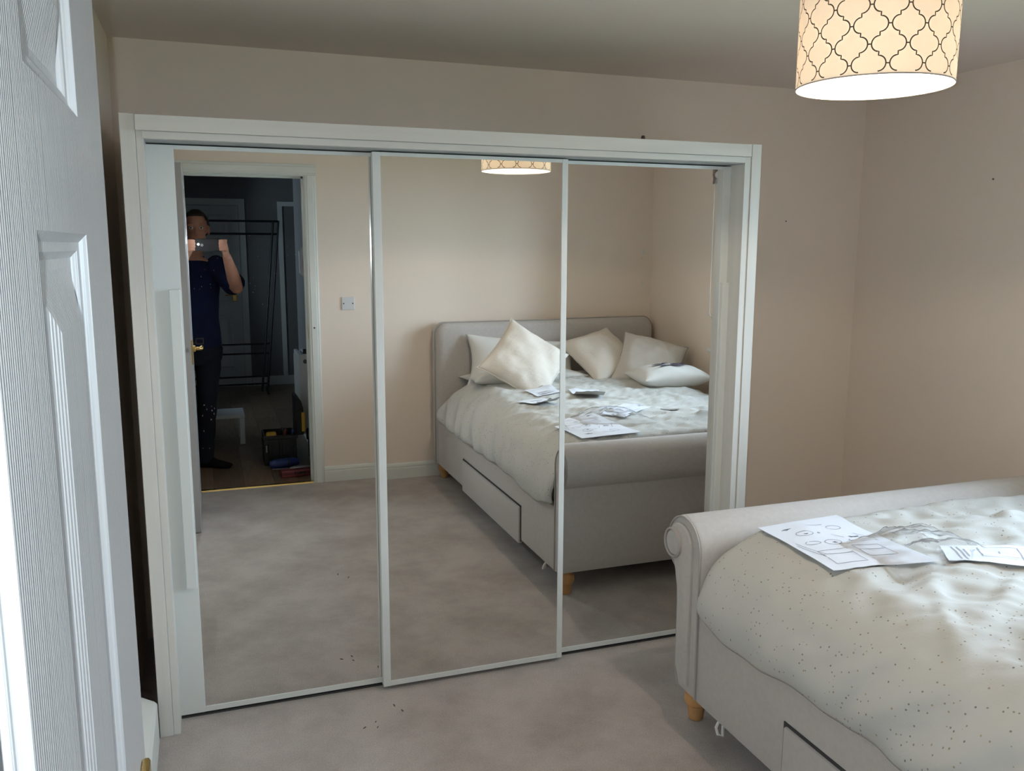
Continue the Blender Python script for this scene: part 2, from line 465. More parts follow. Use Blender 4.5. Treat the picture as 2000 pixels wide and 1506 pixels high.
def handle(face, s):
    bm = NB(); box(bm, min(face, face + s * 0.008), max(face, face + s * 0.008), HY - 0.021, HY + 0.021, 0.925, 1.056, 0.003)
    pl_ = obj('handle_plate', bm, M['brass'], door)
    bm = NB()
    tube(bm, [(face, HY, 1.008), (face + s * 0.042, HY, 1.008), (face + s * 0.050, HY - 0.008, 1.008), (face + s * 0.052, HY - 0.06, 1.009), (face + s * 0.052, HY - 0.105, 1.006)],
         [0.009, 0.009, 0.010, 0.010, 0.008], 12)
    lathe(bm, [(0.017, 0), (0.017, s * 0.012), (0.011, s * 0.016)], (face + s * 0.008, HY, 1.008), 'x', 16)
    obj('handle_lever', bm, M['brass'], door, True)
handle(DF, 1); handle(DB_, -1)
bm = NB(); box(bm, DB_ + 0.012, DF - 0.012, DY1 - 0.004, DY1 + 0.008, 0.998, 1.02); obj('latch', bm, M['greyt'], door)
for z in (0.22, 1.02, 1.74):
    bm = NB(); tube(bm, [(DB_ - 0.006, DY0 - 0.008, z), (DB_ - 0.006, DY0 - 0.008, z + 0.1)], 0.006, 10); box(bm, DB_ - 0.002, DF - 0.01, DY0 - 0.003, DY0, z, z + 0.1); obj('hinge', bm, M['brass'], door)

# window in the right wall
bm = NB()
fx0, fx1 = XR + 0.13, XR + 0.19
def frame_bar(bm, y0, y1, z0, z1):
    box(bm, fx0, fx1, y0, y1, z0, z1, 0.004)
frame_bar(bm, WY0, WY0 + 0.06, WZ0, WZ1); frame_bar(bm, WY1 - 0.06, WY1, WZ0, WZ1)
frame_bar(bm, WY0 + 0.06, WY1 - 0.06, WZ0, WZ0 + 0.06); frame_bar(bm, WY0 + 0.06, WY1 - 0.06, WZ1 - 0.06, WZ1)
ym = (WY0 + WY1) / 2
frame_bar(bm, ym - 0.035, ym + 0.035, WZ0 + 0.06, WZ1 - 0.06)
win = struct('window_1', bm, M['trim'])
for a, b_ in ((WY0 + 0.06, ym - 0.035), (ym + 0.035, WY1 - 0.06)):
    bm = NB()
    for q in ((a, a + 0.045, WZ0 + 0.06, WZ1 - 0.06), (b_ - 0.045, b_, WZ0 + 0.06, WZ1 - 0.06), (a + 0.045, b_ - 0.045, WZ0 + 0.06, WZ0 + 0.105), (a + 0.045, b_ - 0.045, WZ1 - 0.105, WZ1 - 0.06)):
        box(bm, fx0 - 0.012, fx0 + 0.03, *q, 0.004)
    sa = obj('sash', bm, M['trim'], win)
    bm = NB(); box(bm, fx0 + 0.012, fx0 + 0.016, a + 0.04, b_ - 0.04, WZ0 + 0.1, WZ1 - 0.1); obj('pane', bm, M['glass'], sa)
    bm = NB(); box(bm, fx0 - 0.03, fx0 - 0.012, a + 0.015, a + 0.032, 1.40, 1.43); tube(bm, [(fx0 - 0.034, a + 0.023, 1.43), (fx0 - 0.036, a + 0.023, 1.31)], 0.008, 8); obj('window_handle', bm, M['plate'], sa)
bm = NB(); box(bm, XR - 0.035, fx0, WY0 - 0.05, WY1 + 0.05, WZ0 - 0.022, WZ0 + 0.003, 0.006); obj('sill', bm, M['trim'], win)
# roller blind, rolled up in the reveal, with its chain
bl = thing('roller_blind', 'rolled-up white blind with bead chain above the window', 'blind', (XR - 0.03, ym, WZ1 - 0.05))
bm = NB(); tube(bm, [(XR - 0.030, WY0 - 0.004, 2.0), (XR - 0.030, WY1 + 0.004, 2.0)], 0.024, 18); obj('blind_roll', bm, M['sheet'], bl, True)
for y in (WY0 - 0.030, WY1 + 0.004):
    bm = NB(); prism(bm, [(XR, 1.945), (XR - 0.052, 1.945), (XR - 0.048, 1.975), (XR - 0.054, 2.005), (XR - 0.052, 2.04), (XR, 2.04)], 'y', y, y + 0.026); obj('bracket', bm, M['bracket'], bl)
bm = NB()
for dx in (0.012, 0.046):
    tube(bm, [(XR - dx, WY0 - 0.016, 1.945), (XR - dx, WY0 - 0.016, 1.13)], 0.0028, 6)
tube(bm, [(XR - 0.012, WY0 - 0.016, 1.13), (XR - 0.020, WY0 - 0.016, 1.115), (XR - 0.038, WY0 - 0.016, 1.115), (XR - 0.046, WY0 - 0.016, 1.13)], 0.0028, 6)
obj('chain', bm, M['plate'], bl)
bm = NB(); box(bm, XR - 0.026, XR, WY0 - 0.024, WY0 - 0.008, 1.09, 1.13, 0.003); obj('chain_cleat', bm, M['papergrey'], bl)
bm = NB(); box(bm, XR + 2.0, XR + 60, -40, 40, -2.9, -2.85); struct('ground_outside', bm, M['ground'])

# blank plate on the back wall
pt = thing('blanking_plate', 'square white blank wall plate with two screws beside the doorway', 'wall plate', (0.8795, YB, 1.1825))
bm = NB(); box(bm, 0.838, 0.921, YB, YB + 0.009, 1.141, 1.224, 0.003); obj('plate', bm, M['plate'], pt)
for x in (0.850, 0.909):
    bm = NB(); lathe(bm, [(0.0045, 0), (0.0045, 0.0015)], (x, YB + 0.009, 1.1825), 'y', 10); obj('screw', bm, M['screw'], pt)

# ------------------------------------------------------------------ the wardrobe with three sliding mirror doors
wd = thing('sliding_wardrobe', 'wide white sliding wardrobe with three tall mirror doors against the far wall', 'wardrobe', (0.875, 0.35, 0))
YMF, YOF = 0.0588, 0.0935
for x0, x1 in ((-0.205, -0.164), (1.915, 1.955)):
    bm = NB(); box(bm, x0, x1, 0, YF - 0.002, 0, 1.926, 0.0015); obj('side_panel', bm, M['ward'], wd)
for x0, x1 in ((-0.1635, -0.143), (1.888, 1.9145)):
    bm = NB(); box(bm, x0, x1, 0.004, 0.16, 0, 1.90, 0.001); obj('liner', bm, M['ward'], wd)
bm = NB(); box(bm, -0.163, 1.902, -0.016, -0.001, 1.879, 1.923, 0.0015); obj('fascia', bm, M['ward_h'], wd)
bm = NB(); box(bm, -0.146, 1.884, -0.003, 0.018, 1.858, 1.8785, 0.001); obj('track_cover', bm, M['ward_h'], wd)
bm = NB(); box(bm, -0.143, 1.888, 0.019, 0.14, 1.856, 1.915); obj('top_track', bm, M['track'], wd)
bm = NB(); box(bm, -0.143, 1.888, 0.098, 0.14, 0, 0.006); obj('floor_track', bm, M['dark'], wd)  # coloured near-black to paint the shadow under the doors
bm = NB(); box(bm, -0.164, 1.915, 0.70, 0.712, 0.0, 1.90); obj('back_panel', bm, M['dark'], wd)
bm = NB(); box(bm, -0.164, 1.915, 0.16, 0.70, 1.895, 1.915); obj('top_panel', bm, M['ward_h'], wd)
bm = NB(); lathe(bm, [(0.007, 0), (0.007, 0.008), (0.004, 0.012)], (1.461, -0.008, 1.923), 'z', 10); obj('wall_plug', bm, M['belt'], wd)

def slide_door(yf, x0, x1, ml, mr, label):
    z0, z1, th = 0.015, 1.852, 0.030
    bm = NB()
    box(bm, x0, ml, yf, yf + th, z0, z1, 0.0012)
    box(bm, mr, x1, yf, yf + th, z0, z1, 0.0012)
    box(bm, ml, mr, yf + 0.001, yf + th, z0, z0 + 0.019, 0.001)
    box(bm, ml, mr, yf + 0.001, yf + th, z1 - 0.012, z1, 0.001)
    d_ = obj('sliding_door', bm, M['steel'], wd)
    if label: d_['label'] = label
    bm = NB(); box(bm, ml - 0.002, mr + 0.002, yf + 0.003, yf + 0.010, z0 + 0.017, z1 - 0.010)
    obj('mirror_pane', bm, M['mirror'], d_)
    return d_
dl = slide_door(YOF - 0.003, -0.16, 0.553, -0.066, 0.545, 'mirror door with a wide white outer stile and long pull at its left')
dm = slide_door(YMF - 0.003, 0.527, 1.208, 0.553, 1.187, None)
dr = slide_door(YOF - 0.003, 1.186, 1.95, 1.20, 1.857, 'mirror door with a wide white outer stile and long pull at its right')
for d_, x0, x1 in ((dl, -0.103, -0.070), (dr, 1.861, 1.893)):
    bm = NB()
    prism(bm, [(x0, YOF - 0.003), (x0, YOF - 0.018), (x0 + 0.002, YOF - 0.020), (x1 - 0.002, YOF - 0.020), (x1, YOF - 0.018), (x1, YOF - 0.003)], 'z', 0.458, 1.42)
    obj('pull_handle', bm, M['steel'], d_)
# dust flecks on the left pane
bm = NB()
for k in range(46):
    x = random.gauss(0.135, 0.06); z = random.gauss(1.50, 0.075)
    if k > 36: x, z = random.gauss(-0.01, 0.02), random.gauss(1.44, 0.03)
    r_ = random.choice((0.0004, 0.0005, 0.0007))
    if x > -0.06: lathe(bm, [(r_, 0), (r_ * 0.5, -r_)], (x, YOF, z), 'y', 6)
tag(obj('dust_fleck', bm, M['dust'], dl), kind='stuff')

# ------------------------------------------------------------------ pendant lamp
LX, LY, LZ, LR, LH = 1.4449, -1.1280, 1.9117, 0.16698, 0.235
lamp = thing('pendant_lamp', 'lit drum pendant lamp with brown trellis print hanging from the ceiling', 'lamp', (LX, LY, HC))
bm = NB()
N = 96
A = [[(LX + r_ * cos(2 * pi * k / N), LY + r_ * sin(2 * pi * k / N), z) for k in range(N)] for r_, z in
     ((LR, LZ), (LR, LZ + LH), (LR - 0.0015, LZ + LH), (LR - 0.0015, LZ))]
loft(bm, A, cap=False, closed=True)
sh = obj('lamp_shade', bm, M['shade'], lamp, True)
# printed trellis: thin ribbons laid on the cloth
bm = NB()
NC = 28
ca = 2 * pi / NC
cb = 37.0 / 158.0 * LR
wl = 0.00135
dl_ = 0.10
def seg(sx):
    pts = []
    for k in range(9):
        a = pi / 2 * k / 8
        pts.append((dl_ + (0.5 - dl_) * (1 - cos(a)), 0.40 * sin(a)))
    q = [(1 - x, 1 - y) for x, y in reversed(pts)]
    return [(sx * x, y) for x, y in pts + q]
def ribbon(path):
    V = []
    for i, (u, v) in enumerate(path):
        a, b_ = path[max(0, i - 1)], path[min(len(path) - 1, i + 1)]
        t = Vector((b_[0] - a[0], b_[1] - a[1]))
        if t.length == 0: t = Vector((1, 0))
        t.normalize()
        n_ = Vector((-t.y, t.x)) * wl
        row = []
        for s in (1, -1):
            uu, vv = u + n_.x * s, v + n_.y * s
            vv = min(max(vv, LZ), LZ + LH)
            th = uu / LR
            row.append(bm.verts.new((LX + (LR + 0.0004) * cos(th), LY + (LR + 0.0004) * sin(th), vv)))
        V.append(row)
    for p, q in zip(V, V[1:]):
        bm.faces.new((p[0], p[1], q[1], q[0]))
uw = ca * LR
off = 0.020
for i in range(NC):
    for j in range(-1, 5):
        u0 = (i - 0.56) * uw
        v0 = LZ + off + (2 * j + (i % 2)) * cb - cb
        for sx in (1, -1):
            path = [(u0 + x * uw, v0 + y * cb) for x, y in seg(sx)]
            path = [q for q in path if LZ - 0.002 < q[1] < LZ + LH + 0.002]
            if len(path) > 1: ribbon(path)
        if LZ < v0 < LZ + LH:
            ribbon([(u0 - dl_ * uw, v0), (u0, v0), (u0 + dl_ * uw, v0)])
tag(obj('trellis_print', bm, M['shadeink'], sh), kind='stuff')
for z in (LZ, LZ + LH):
    bm = NB()
    pts = [[(LX + (LR - 0.0008 + 0.0018 * cos(t)) * cos(2 * pi * k / N), LY + (LR - 0.0008 + 0.0018 * cos(t)) * sin(2 * pi * k / N), z + 0.0018 * sin(t)) for k in range(N)] for t in (0, pi / 2, pi, 3 * pi / 2)]
    loft(bm, pts, cap=False, closed=True)
    obj('shade_ring', bm, M['piping'], lamp, True)
bm = NB()
for k in range(3):
    a = 2 * pi * k / 3 + 0.4
    tube(bm, [(LX + 0.02 * cos(a), LY + 0.02 * sin(a), LZ + LH - 0.03), (LX + LR * cos(a), LY + LR * sin(a), LZ + LH - 0.003)], 0.0018, 6)
obj('shade_carrier', bm, M['plate'], lamp)
bm = NB(); tube(bm, [(LX, LY, HC - 0.03), (LX, LY, LZ + LH - 0.01)], 0.004, 8); obj('flex', bm, M['cable'], lamp)
bm = NB(); lathe(bm, [(0.0, -0.035), (0.02, -0.033), (0.045, -0.012), (0.05, 0)], (LX, LY, HC), 'z', 24, False); obj('ceiling_rose', bm, M['plate'], lamp, True)
bm = NB(); lathe(bm, [(0.019, 0.20), (0.019, 0.15), (0.014, 0.145)], (LX, LY, LZ), 'z', 16); obj('lamp_holder', bm, M['plate'], lamp)
bm = NB(); lathe(bm, [(0.013, 0.15), (0.016, 0.135), (0.028, 0.105), (0.030, 0.088), (0.024, 0.068), (0.012, 0.060), (0.001, 0.058)], (LX, LY, LZ), 'z', 20); obj('bulb', bm, M['bulb'], lamp, True)
light('bulb_light', 'POINT', (LX, LY, LZ + 0.045), 10.0, (1.0, 0.85, 0.67), shadow_soft_size=0.012)

# ------------------------------------------------------------------ the bed
BX0, BX1 = 1.41, 3.05
bed = thing('sleigh_bed', 'grey upholstered sleigh bed with side drawer and pine feet', 'bed', (2.23, -1.6, 0))
SC, SZ, SR = -0.438, 0.60, 0.10
def foot_profile(shrink=0.0):
    p = []
    r_ = SR - shrink
    p.append((-0.538 + shrink, 0.11 + shrink)); p.append((-0.538 + shrink, 0.36)); p.append((-0.538 + shrink, SZ))
    for k in range(1, 20):                           # over the top, round the front, under the roll
        a = pi - k * (pi * 1.36) / 19
        p.append((SC + r_ * cos(a), SZ + r_ * sin(a)))
    p.append((-0.394 - shrink, 0.49)); p.append((-0.404 - shrink, 0.455)); p.append((-0.408 - shrink, 0.40)); p.append((-0.408 - shrink, 0.16 + shrink)); p.append((-0.425 - shrink, 0.11 + shrink))
    return p
def swept_x(bm, prof, x0, x1, e):
    """sweep along x with softened ends"""
    cy = sum(q[0] for q in prof) / len(prof); cz = sum(q[1] for q in prof) / len(prof)
    rings = []
    for x, s in ((x0, e), (x0 + e * 0.3, e * 0.3), (x0 + e, 0), (x1 - e, 0), (x1 - e * 0.3, e * 0.3), (x1, e)):
        ring = []
        for i, q in enumerate(prof):
            a = Vector(prof[i - 1]); b_ = Vector(prof[(i + 1) % len(prof)])
            t = (b_ - a).normalized(); n_ = Vector((t.y, -t.x))
            ring.append((x, q[0] + n_.x * s, q[1] + n_.y * s))
        rings.append(ring)
    loft(bm, rings)
bm = NB(); swept_x(bm, foot_profile(), BX0 + 0.012, BX1 - 0.012, 0.012); fb = obj('footboard', bm, M['bed'], bed, True, 0.7)
for x0, x1 in ((BX0, BX0 + 0.02), (BX1 - 0.02, BX1)):
    bm = NB()                                        # raised facing that follows the scroll
    pf = foot_profile(0.030)
    swept_x(bm, [(y + 0.014 if y < -0.45 else y + 0.016, z) for y, z in pf], x0, x1, 0.006); obj('end_facing', bm, M['bed'], fb, True, 0.7)
    xs = x0 if x0 == BX0 else x1
    s = -1 if x0 == BX0 else 1
    bm = NB(); prof = foot_profile(0.004); tube(bm, [(xs - s * 0.010, q[0], q[1]) for q in prof], 0.0035, 6); obj('piping', bm, M['piping'], fb, True)
    bm = NB(); lathe(bm, [(0.040, -0.001), (0.040, s * 0.004), (0.036, s * 0.006), (0.0, s * 0.007)], (xs, SC + 0.046, SZ - 0.002), 'x', 32); obj('scroll_button', bm, M['bed'], fb, True)
    bm = NB(); lathe(bm, [(0.050, 0), (0.050, s * 0.008), (0.046, s * 0.011), (0.042, s * 0.008), (0.042, 0)], (xs, SC + 0.046, SZ - 0.002), 'x', 32, False); obj('scroll_ring', bm, M['piping'], fb, True)
# headboard: padded slab with a rolled top and round corners
bm = NB()
def rrect(x0, x1, z0, z1, r_, n=8):
    out = [(x0, z0)]
    for k in range(n + 1):
        a = pi - k * pi / 2 / n
        out.append((x0 + r_ + r_ * cos(a), z1 - r_ + r_ * sin(a)))
    for k in range(n + 1):
        a = pi / 2 - k * pi / 2 / n
        out.append((x1 - r_ + r_ * cos(a), z1 - r_ + r_ * sin(a)))
    out.append((x1, z0))
    return out
HX0, HX1, HZ = 1.415, 3.055, 1.055
rings = []
for y, ins in ((YB + 0.015, 0.03), (YB + 0.02, 0.01), (YB + 0.04, 0.0), (YB + 0.10, 0.0), (YB + 0.125, 0.008), (YB + 0.14, 0.025), (YB + 0.145, 0.05)):
    rings.append([(x, y, z) for x, z in rrect(HX0 + ins, HX1 - ins, 0.11, HZ - ins, 0.075)])
loft(bm, rings); hb = obj('headboard', bm, M['bed'], bed, True, 0.7)
bm = NB(); tube(bm, [(x, YB + 0.105, z) for x, z in rrect(HX0 - 0.002, HX1 + 0.002, 0.11, HZ + 0.002, 0.075)], 0.004, 6); obj('piping', bm, M['piping'], hb, True)
RX = 1.425
bm = NB(); box(bm, RX, RX + 0.03, -2.585, -0.53, 0.105, 0.405, 0.008); ra_ = obj('side_rail', bm, M['bed'], bed, True)
bm = NB(); box(bm, BX1 - 0.045, BX1 - 0.015, -2.585, -0.53, 0.105, 0.405, 0.008); obj('side_rail', bm, M['bed'], bed, True)
DRY0, DRY1 = -1.985, -0.985
bm = NB(); box(bm, RX - 0.012, RX + 0.012, DRY0, DRY1, 0.088, 0.277, 0.007); dw = obj('drawer', bm, M['bed'], bed, True)
bm = NB(); box(bm, RX - 0.003, RX + 0.002, DRY0 - 0.008, DRY1 + 0.008, 0.10, 0.286); obj('drawer_gap_shade', bm, M['dark'], bed)  # dark sheet painted as the shade in the slit round the drawer
bm = NB(); tube(bm, [(RX + 0.01, -0.66, 0.112), (RX - 0.004, -0.662, 0.09), (RX - 0.004, -0.672, 0.072), (RX + 0.008, -0.68, 0.07), (RX + 0.012, -0.674, 0.10)], 0.005, 6); obj('loop_strap', bm, M['sheet'], bed, True)
for x, y in ((1.475, -0.462), (1.475, -2.63), (2.985, -0.462), (2.985, -2.63)):
    bm = NB(); lathe(bm, [(0.020, 0), (0.024, 0.004), (0.030, 0.046), (0.031, 0.052), (0.038, 0.058), (0.041, 0.072), (0.038, 0.090), (0.028, 0.098), (0.026, 0.112)], (x, y, 0), 'z', 24); obj('leg', bm, M['pine'], bed, True)
bm = NB(); box(bm, RX + 0.03, BX1 - 0.045, -2.58, -0.545, 0.25, 0.29); obj('slat_base', bm, M['dark'], bed)
# mattress
mt = thing('mattress', 'white mattress under the speckled duvet, showing at the pillows', 'mattress', (2.23, -1.57, 0.29))
bm = NB(); box(bm, 1.475, 3.0, -2.565, -0.56, 0.29, 0.53, 0.03); obj('mattress_body', bm, M['sheet'], mt, True)

# duvet
def nz(x, y, z, s):
    return noise.noise(Vector((x * s, y * s, z * s)))
def smooth(a, b_, t):
    t = min(1, max(0, (t - a) / (b_ - a)))
    return t * t * (3 - 2 * t)
sec = [(1.402, 0.415), (1.396, 0.45), (1.404, 0.49), (1.430, 0.542), (1.474, 0.603), (1.528, 0.638), (1.604, 0.660), (1.75, 0.664), (1.93, 0.671), (2.15, 0.678), (2.4, 0.678), (2.65, 0.672), (2.83, 0.658), (2.95, 0.625), (3.02, 0.56), (3.045, 0.48), (3.05, 0.42)]
L = [0]
for a, b_ in zip(sec, sec[1:]):
    L.append(L[-1] + sqrt((a[0] - b_[0]) ** 2 + (a[1] - b_[1]) ** 2))
def cr(p0, p1, p2, p3, t):
    return 0.5 * ((2 * p1) + (-p0 + p2) * t + (2 * p0 - 5 * p1 + 4 * p2 - p3) * t * t + (-p0 + 3 * p1 - 3 * p2 + p3) * t ** 3)
def secpt(s):
    s = min(max(s, 0), L[-1] - 1e-6)
    i = max(k for k in range(len(L) - 1) if L[k] <= s)
    t = (s - L[i]) / (L[i + 1] - L[i])
    g = lambda k: sec[min(max(k, 0), len(sec) - 1)]
    return tuple(cr(g(i - 1)[c], g(i)[c], g(i + 1)[c], g(i + 2)[c], t) for c in (0, 1))
DYA, DYB = -0.553, -2.47
def duvet_pt(s, y, inner=False):
    x, z = secpt(s)
    f = smooth(0.02, 0.20, s)                       # 0 at the hem, 1 on top
    top = smooth(1.45, 1.65, x) * (1 - smooth(2.85, 3.02, x))
    e = min(1, (DYA - y) / 0.06)
    foot = sqrt(max(0, 1 - (1 - e) ** 2))           # rounded roll-off at the foot
    he = min(1, (y - DYB) / 0.12)
    head = sqrt(max(0, 1 - (1 - he) ** 2))
    z0 = 0.42
    puff = 0.020 * top * (0.5 + 0.5 * sin((-y) * 2.4)) + 0.030 * smooth(-1.2, -2.1, y) * top
    # wrinkles: long soft folds across the top, diagonal drag folds on the hanging side
    wr = 0.018 * nz(x * 0.8, y * 1.6, 3.1, 3.0) + 0.013 * nz(x + y * 0.5, y * 1.9 - x, 1.7, 7.0) + 0.007 * nz(x * 1.5 + y, y * 1.2, 5.0, 15.0) + 0.003 * nz(x, y * 1.4, 8.0, 32.0)
    fold = 0.0
    for (fx, fy, ang, ln, amp, w_) in ((2.55, -0.78, 0.15, 0.40, 0.016, 0.020), (2.1, -0.72, -0.5, 0.18, 0.014, 0.022), (2.33, -0.78, -0.35, 0.16, 0.016, 0.02), (2.25, -0.9, -0.35, 0.2, 0.014, 0.022),
                                       (1.75, -1.12, 0.3, 0.3, 0.018, 0.03), (1.68, -1.0, 0.25, 0.25, 0.014, 0.025), (1.85, -1.25, 0.5, 0.25, 0.014, 0.022), (1.62, -1.3, 0.9, 0.2, 0.014, 0.02), (1.72, -1.45, 0.7, 0.2, 0.012, 0.02), (2.6, -1.35, 0.2, 0.35, 0.014, 0.025), (2.2, -1.75, 0.4, 0.3, 0.014, 0.025), (1.9, -1.95, 0.8, 0.25, 0.014, 0.022)):
        dx, dy = x - fx, y - fy
        u = dx * cos(ang) + dy * sin(ang); v = -dx * sin(ang) + dy * cos(ang)
        fold += amp * math.exp(-(u / ln) ** 2) * math.exp(-(v / w_) ** 2)
    side = (1 - smooth(0.12, 0.34, s)) * smooth(0.0, 0.04, s + 0.02)
    drag = 0.013 * sin((y * 1.0 + (z - 0.4) * 0.9) * 34 + 3 * nz(0, y, 0, 4)) * smooth(-0.9, -1.7, y) + 0.010 * nz(y * 1.0, z * 0.6, 9.0, 9.0)
    zz = z + (puff + wr + fold) * top
    mid = smooth(0.05, 0.14, s) * (1 - smooth(0.30, 0.45, s))
    xx = x - side * (drag + 0.006) - mid * (0.006 * nz(y * 1.6 + z * 2, z * 0.7 - y, 2.0, 11.0) + 0.003 * nz(y * 2 + z, z, 6.0, 26.0))
    zz = z0 + (zz - z0) * (0.88 + 0.12 * foot) * (0.84 + 0.16 * head) if zz > z0 else zz
    # the hem wanders
    hem = 1 - smooth(0.0, 0.10, s)
    zz += hem * (0.014 * nz(y * 1.3, 0, 0, 5) - 0.025 * smooth(-0.58, -0.72, y) * (1 - smooth(-0.85, -1.05, y)))
    xx += (1 - foot) * 0.02 * (1 - f)
    return Vector((xx, y, zz))
bm = NB()
NS, NT = 150, 150
uvl = bm.loops.layers.uv.new('UVMap')
grid = []
for j in range(NT + 1):
    t = j / NT
    y = DYA + (DYB - DYA) * t
    grid.append([bm.verts.new(duvet_pt(L[-1] * (i / NS) ** 1.0, y)) for i in range(NS + 1)])
for j in range(NT):
    for i in range(NS):
        f = bm.faces.new((grid[j][i], grid[j][i + 1], grid[j + 1][i + 1], grid[j + 1][i]))
        for lp, (a, b_) in zip(f.loops, ((i, j), (i + 1, j), (i + 1, j + 1), (i, j + 1))):
            lp[uvl].uv = (L[-1] * a / NS, (DYA - DYB) * b_ / NT)
dv = obj('duvet', bm, M['duvet'], None, True, 0)
sol = dv.modifiers.new('thickness', 'SOLIDIFY'); sol.thickness = 0.012; sol.offset = -1
tag(dv, 'white duvet with tiny grey dots spread over the grey bed', 'duvet')

def dz(x, y):
    """height of the duvet surface at x, y"""
    lo, hi = 0.15, L[-1] * 0.9
    for _ in range(30):
        mid = (lo + hi) / 2
        if duvet_pt(mid, y).x < x: lo = mid
        else: hi = mid
    return duvet_pt((lo + hi) / 2, y).z

# ------------------------------------------------------------------ pillows and cushions
def pillow(name, label, cat, c, axes, size, m_, seam=None, group=None, puff=1.0, wrinkle=0.006, seed=0, flange=0.0):
    """axes: (u, v) unit directions in the pillow plane; size: w, h, thickness"""
    u = Vector(axes[0]).normalized(); v = Vector(axes[1]); v = (v - u * v.dot(u)).normalized(); n_ = u.cross(v)
    w_, h_, t_ = size
    c = Vector(c)
    bm = NB(); n = 26
    def P(a, b_, s):
        prof = (max(0, 1 - abs(a) ** 2.4) ** 0.55) * (max(0, 1 - abs(b_) ** 2.4) ** 0.55)
        pull = 1 - 0.10 * (1 - b_ * b_) * abs(a) ** 3 ; pull2 = 1 - 0.10 * (1 - a * a) * abs(b_) ** 3
        wr = wrinkle * noise.noise(Vector((a * 2.2 + seed, b_ * 2.2, s * 3 + seed))) + wrinkle * 0.5 * noise.noise(Vector((a * 6 + seed, b_ * 5, s + seed)))
        return c + u * (a * w_ / 2 * pull) + v * (b_ * h_ / 2 * pull2) + n_ * (s * (prof * t_ / 2) + wr * (0.3 + prof))
    V = {}
    for s in (1, -1):
        for i in range(n + 1):
            for j in range(n + 1):
                a, b_ = sin((i / n - 0.5) * pi), sin((j / n - 0.5) * pi)
                a, b_ = 0.5 * a + 0.5 * (2 * i / n - 1), 0.5 * b_ + 0.5 * (2 * j / n - 1)
                edge = i in (0, n) or j in (0, n)
                if s == -1 and edge:
                    V[(s, i, j)] = V[(1, i, j)]
                else:
                    V[(s, i, j)] = bm.verts.new(P(a, b_, s))
    for s in (1, -1):
        for i in range(n):
            for j in range(n):
                q = (V[(s, i, j)], V[(s, i + 1, j)], V[(s, i + 1, j + 1)], V[(s, i, j + 1)])
                bm.faces.new(q if s == 1 else q[::-1])
    edge_pts = [V[(1, i, 0)].co.copy() for i in range(n + 1)] + [V[(1, n, j)].co.copy() for j in range(1, n + 1)] + [V[(1, i, n)].co.copy() for i in range(n - 1, -1, -1)] + [V[(1, 0, j)].co.copy() for j in range(n - 1, 0, -1)]
    o = thing(name, label, cat, c - n_ * 0, group)
    obj('cushion_body' if cat == 'cushion' else 'pillow_body', bm, m_, o, True, 0)
    if seam:
        bm = NB(); tube(bm, edge_pts + [edge_pts[0]], 0.004, 6); obj('seam', bm, seam, o, True)
    return o, u, v, n_

lean = Vector((0, -0.45, 1)).normalized()
pillow('pillow', 'white pillow standing against the headboard behind the cream diamond cushion', 'pillow', (1.985, -2.45, 0.785), ((1, 0.06, -0.09), lean), (0.80, 0.36, 0.15), M['pillow'], None, 'bed pillows', seed=1)
pillow('pillow', 'white pillow lying flat under the standing white pillow, left on the bed', 'pillow', (1.965, -2.37, 0.705), ((1, 0.02, 0), (0, 1, 0.05)), (0.82, 0.40, 0.11), M['pillow'], None, 'bed pillows', seed=2)
pillow('pillow', 'grey-edged linen pillow slumped at the window end of the headboard', 'pillow', (2.765, -2.09, 0.785), ((0.80, 0.50, -0.22), (0.34, -0.15, 0.26)), (0.44, 0.43, 0.20), M['linen'], M['inkgrey'], 'bed pillows', seed=3, wrinkle=0.016)
s2 = 1 / sqrt(2)
ld = Vector((0, -0.42, 1)).normalized()
ux = Vector((1, 0, 0.0))
ld = Vector((0, -0.62, 0.78)).normalized()
qa, qb = cos(pi / 4 + 0.08), sin(pi / 4 + 0.08)
pillow('cushion', 'cream knitted cushion propped on its corner like a diamond before the white pillow', 'cushion', (1.865, -2.10, 0.845), (ux * qa + ld * qb, ux * -qb + ld * qa), (0.46, 0.46, 0.16), M['cream'], M['cream'], 'scatter cushions', seed=4, wrinkle=0.016)
d1 = Vector((0.595, -0.667, 0.444)).normalized()
d2 = Vector((0.0, 0.56, 0.83)).cross(d1).normalized()
pillow('cushion', 'plain cream cushion leaning back beside the grey-edged linen pillow', 'cushion', (2.52, -2.30, 0.830), (d1 * 0.82 + d2 * 0.57, d1 * 0.57 - d2 * 0.82), (0.45, 0.45, 0.15), M['cream'], M['cream'], 'scatter cushions', seed=5, wrinkle=0.010)
cs, cu, cv, cn = pillow('cushion', 'small white cushion with dark navy print lying flat on the duvet', 'cushion', (2.745, -1.80, dz(2.745, -1.80) + 0.055), ((1, 0.1, -0.0), (-0.1, 1, 0.0)), (0.47, 0.36, 0.15), M['pillow'], None, 'scatter cushions', seed=6)
cc = Vector(cs.location)
bm = NB()
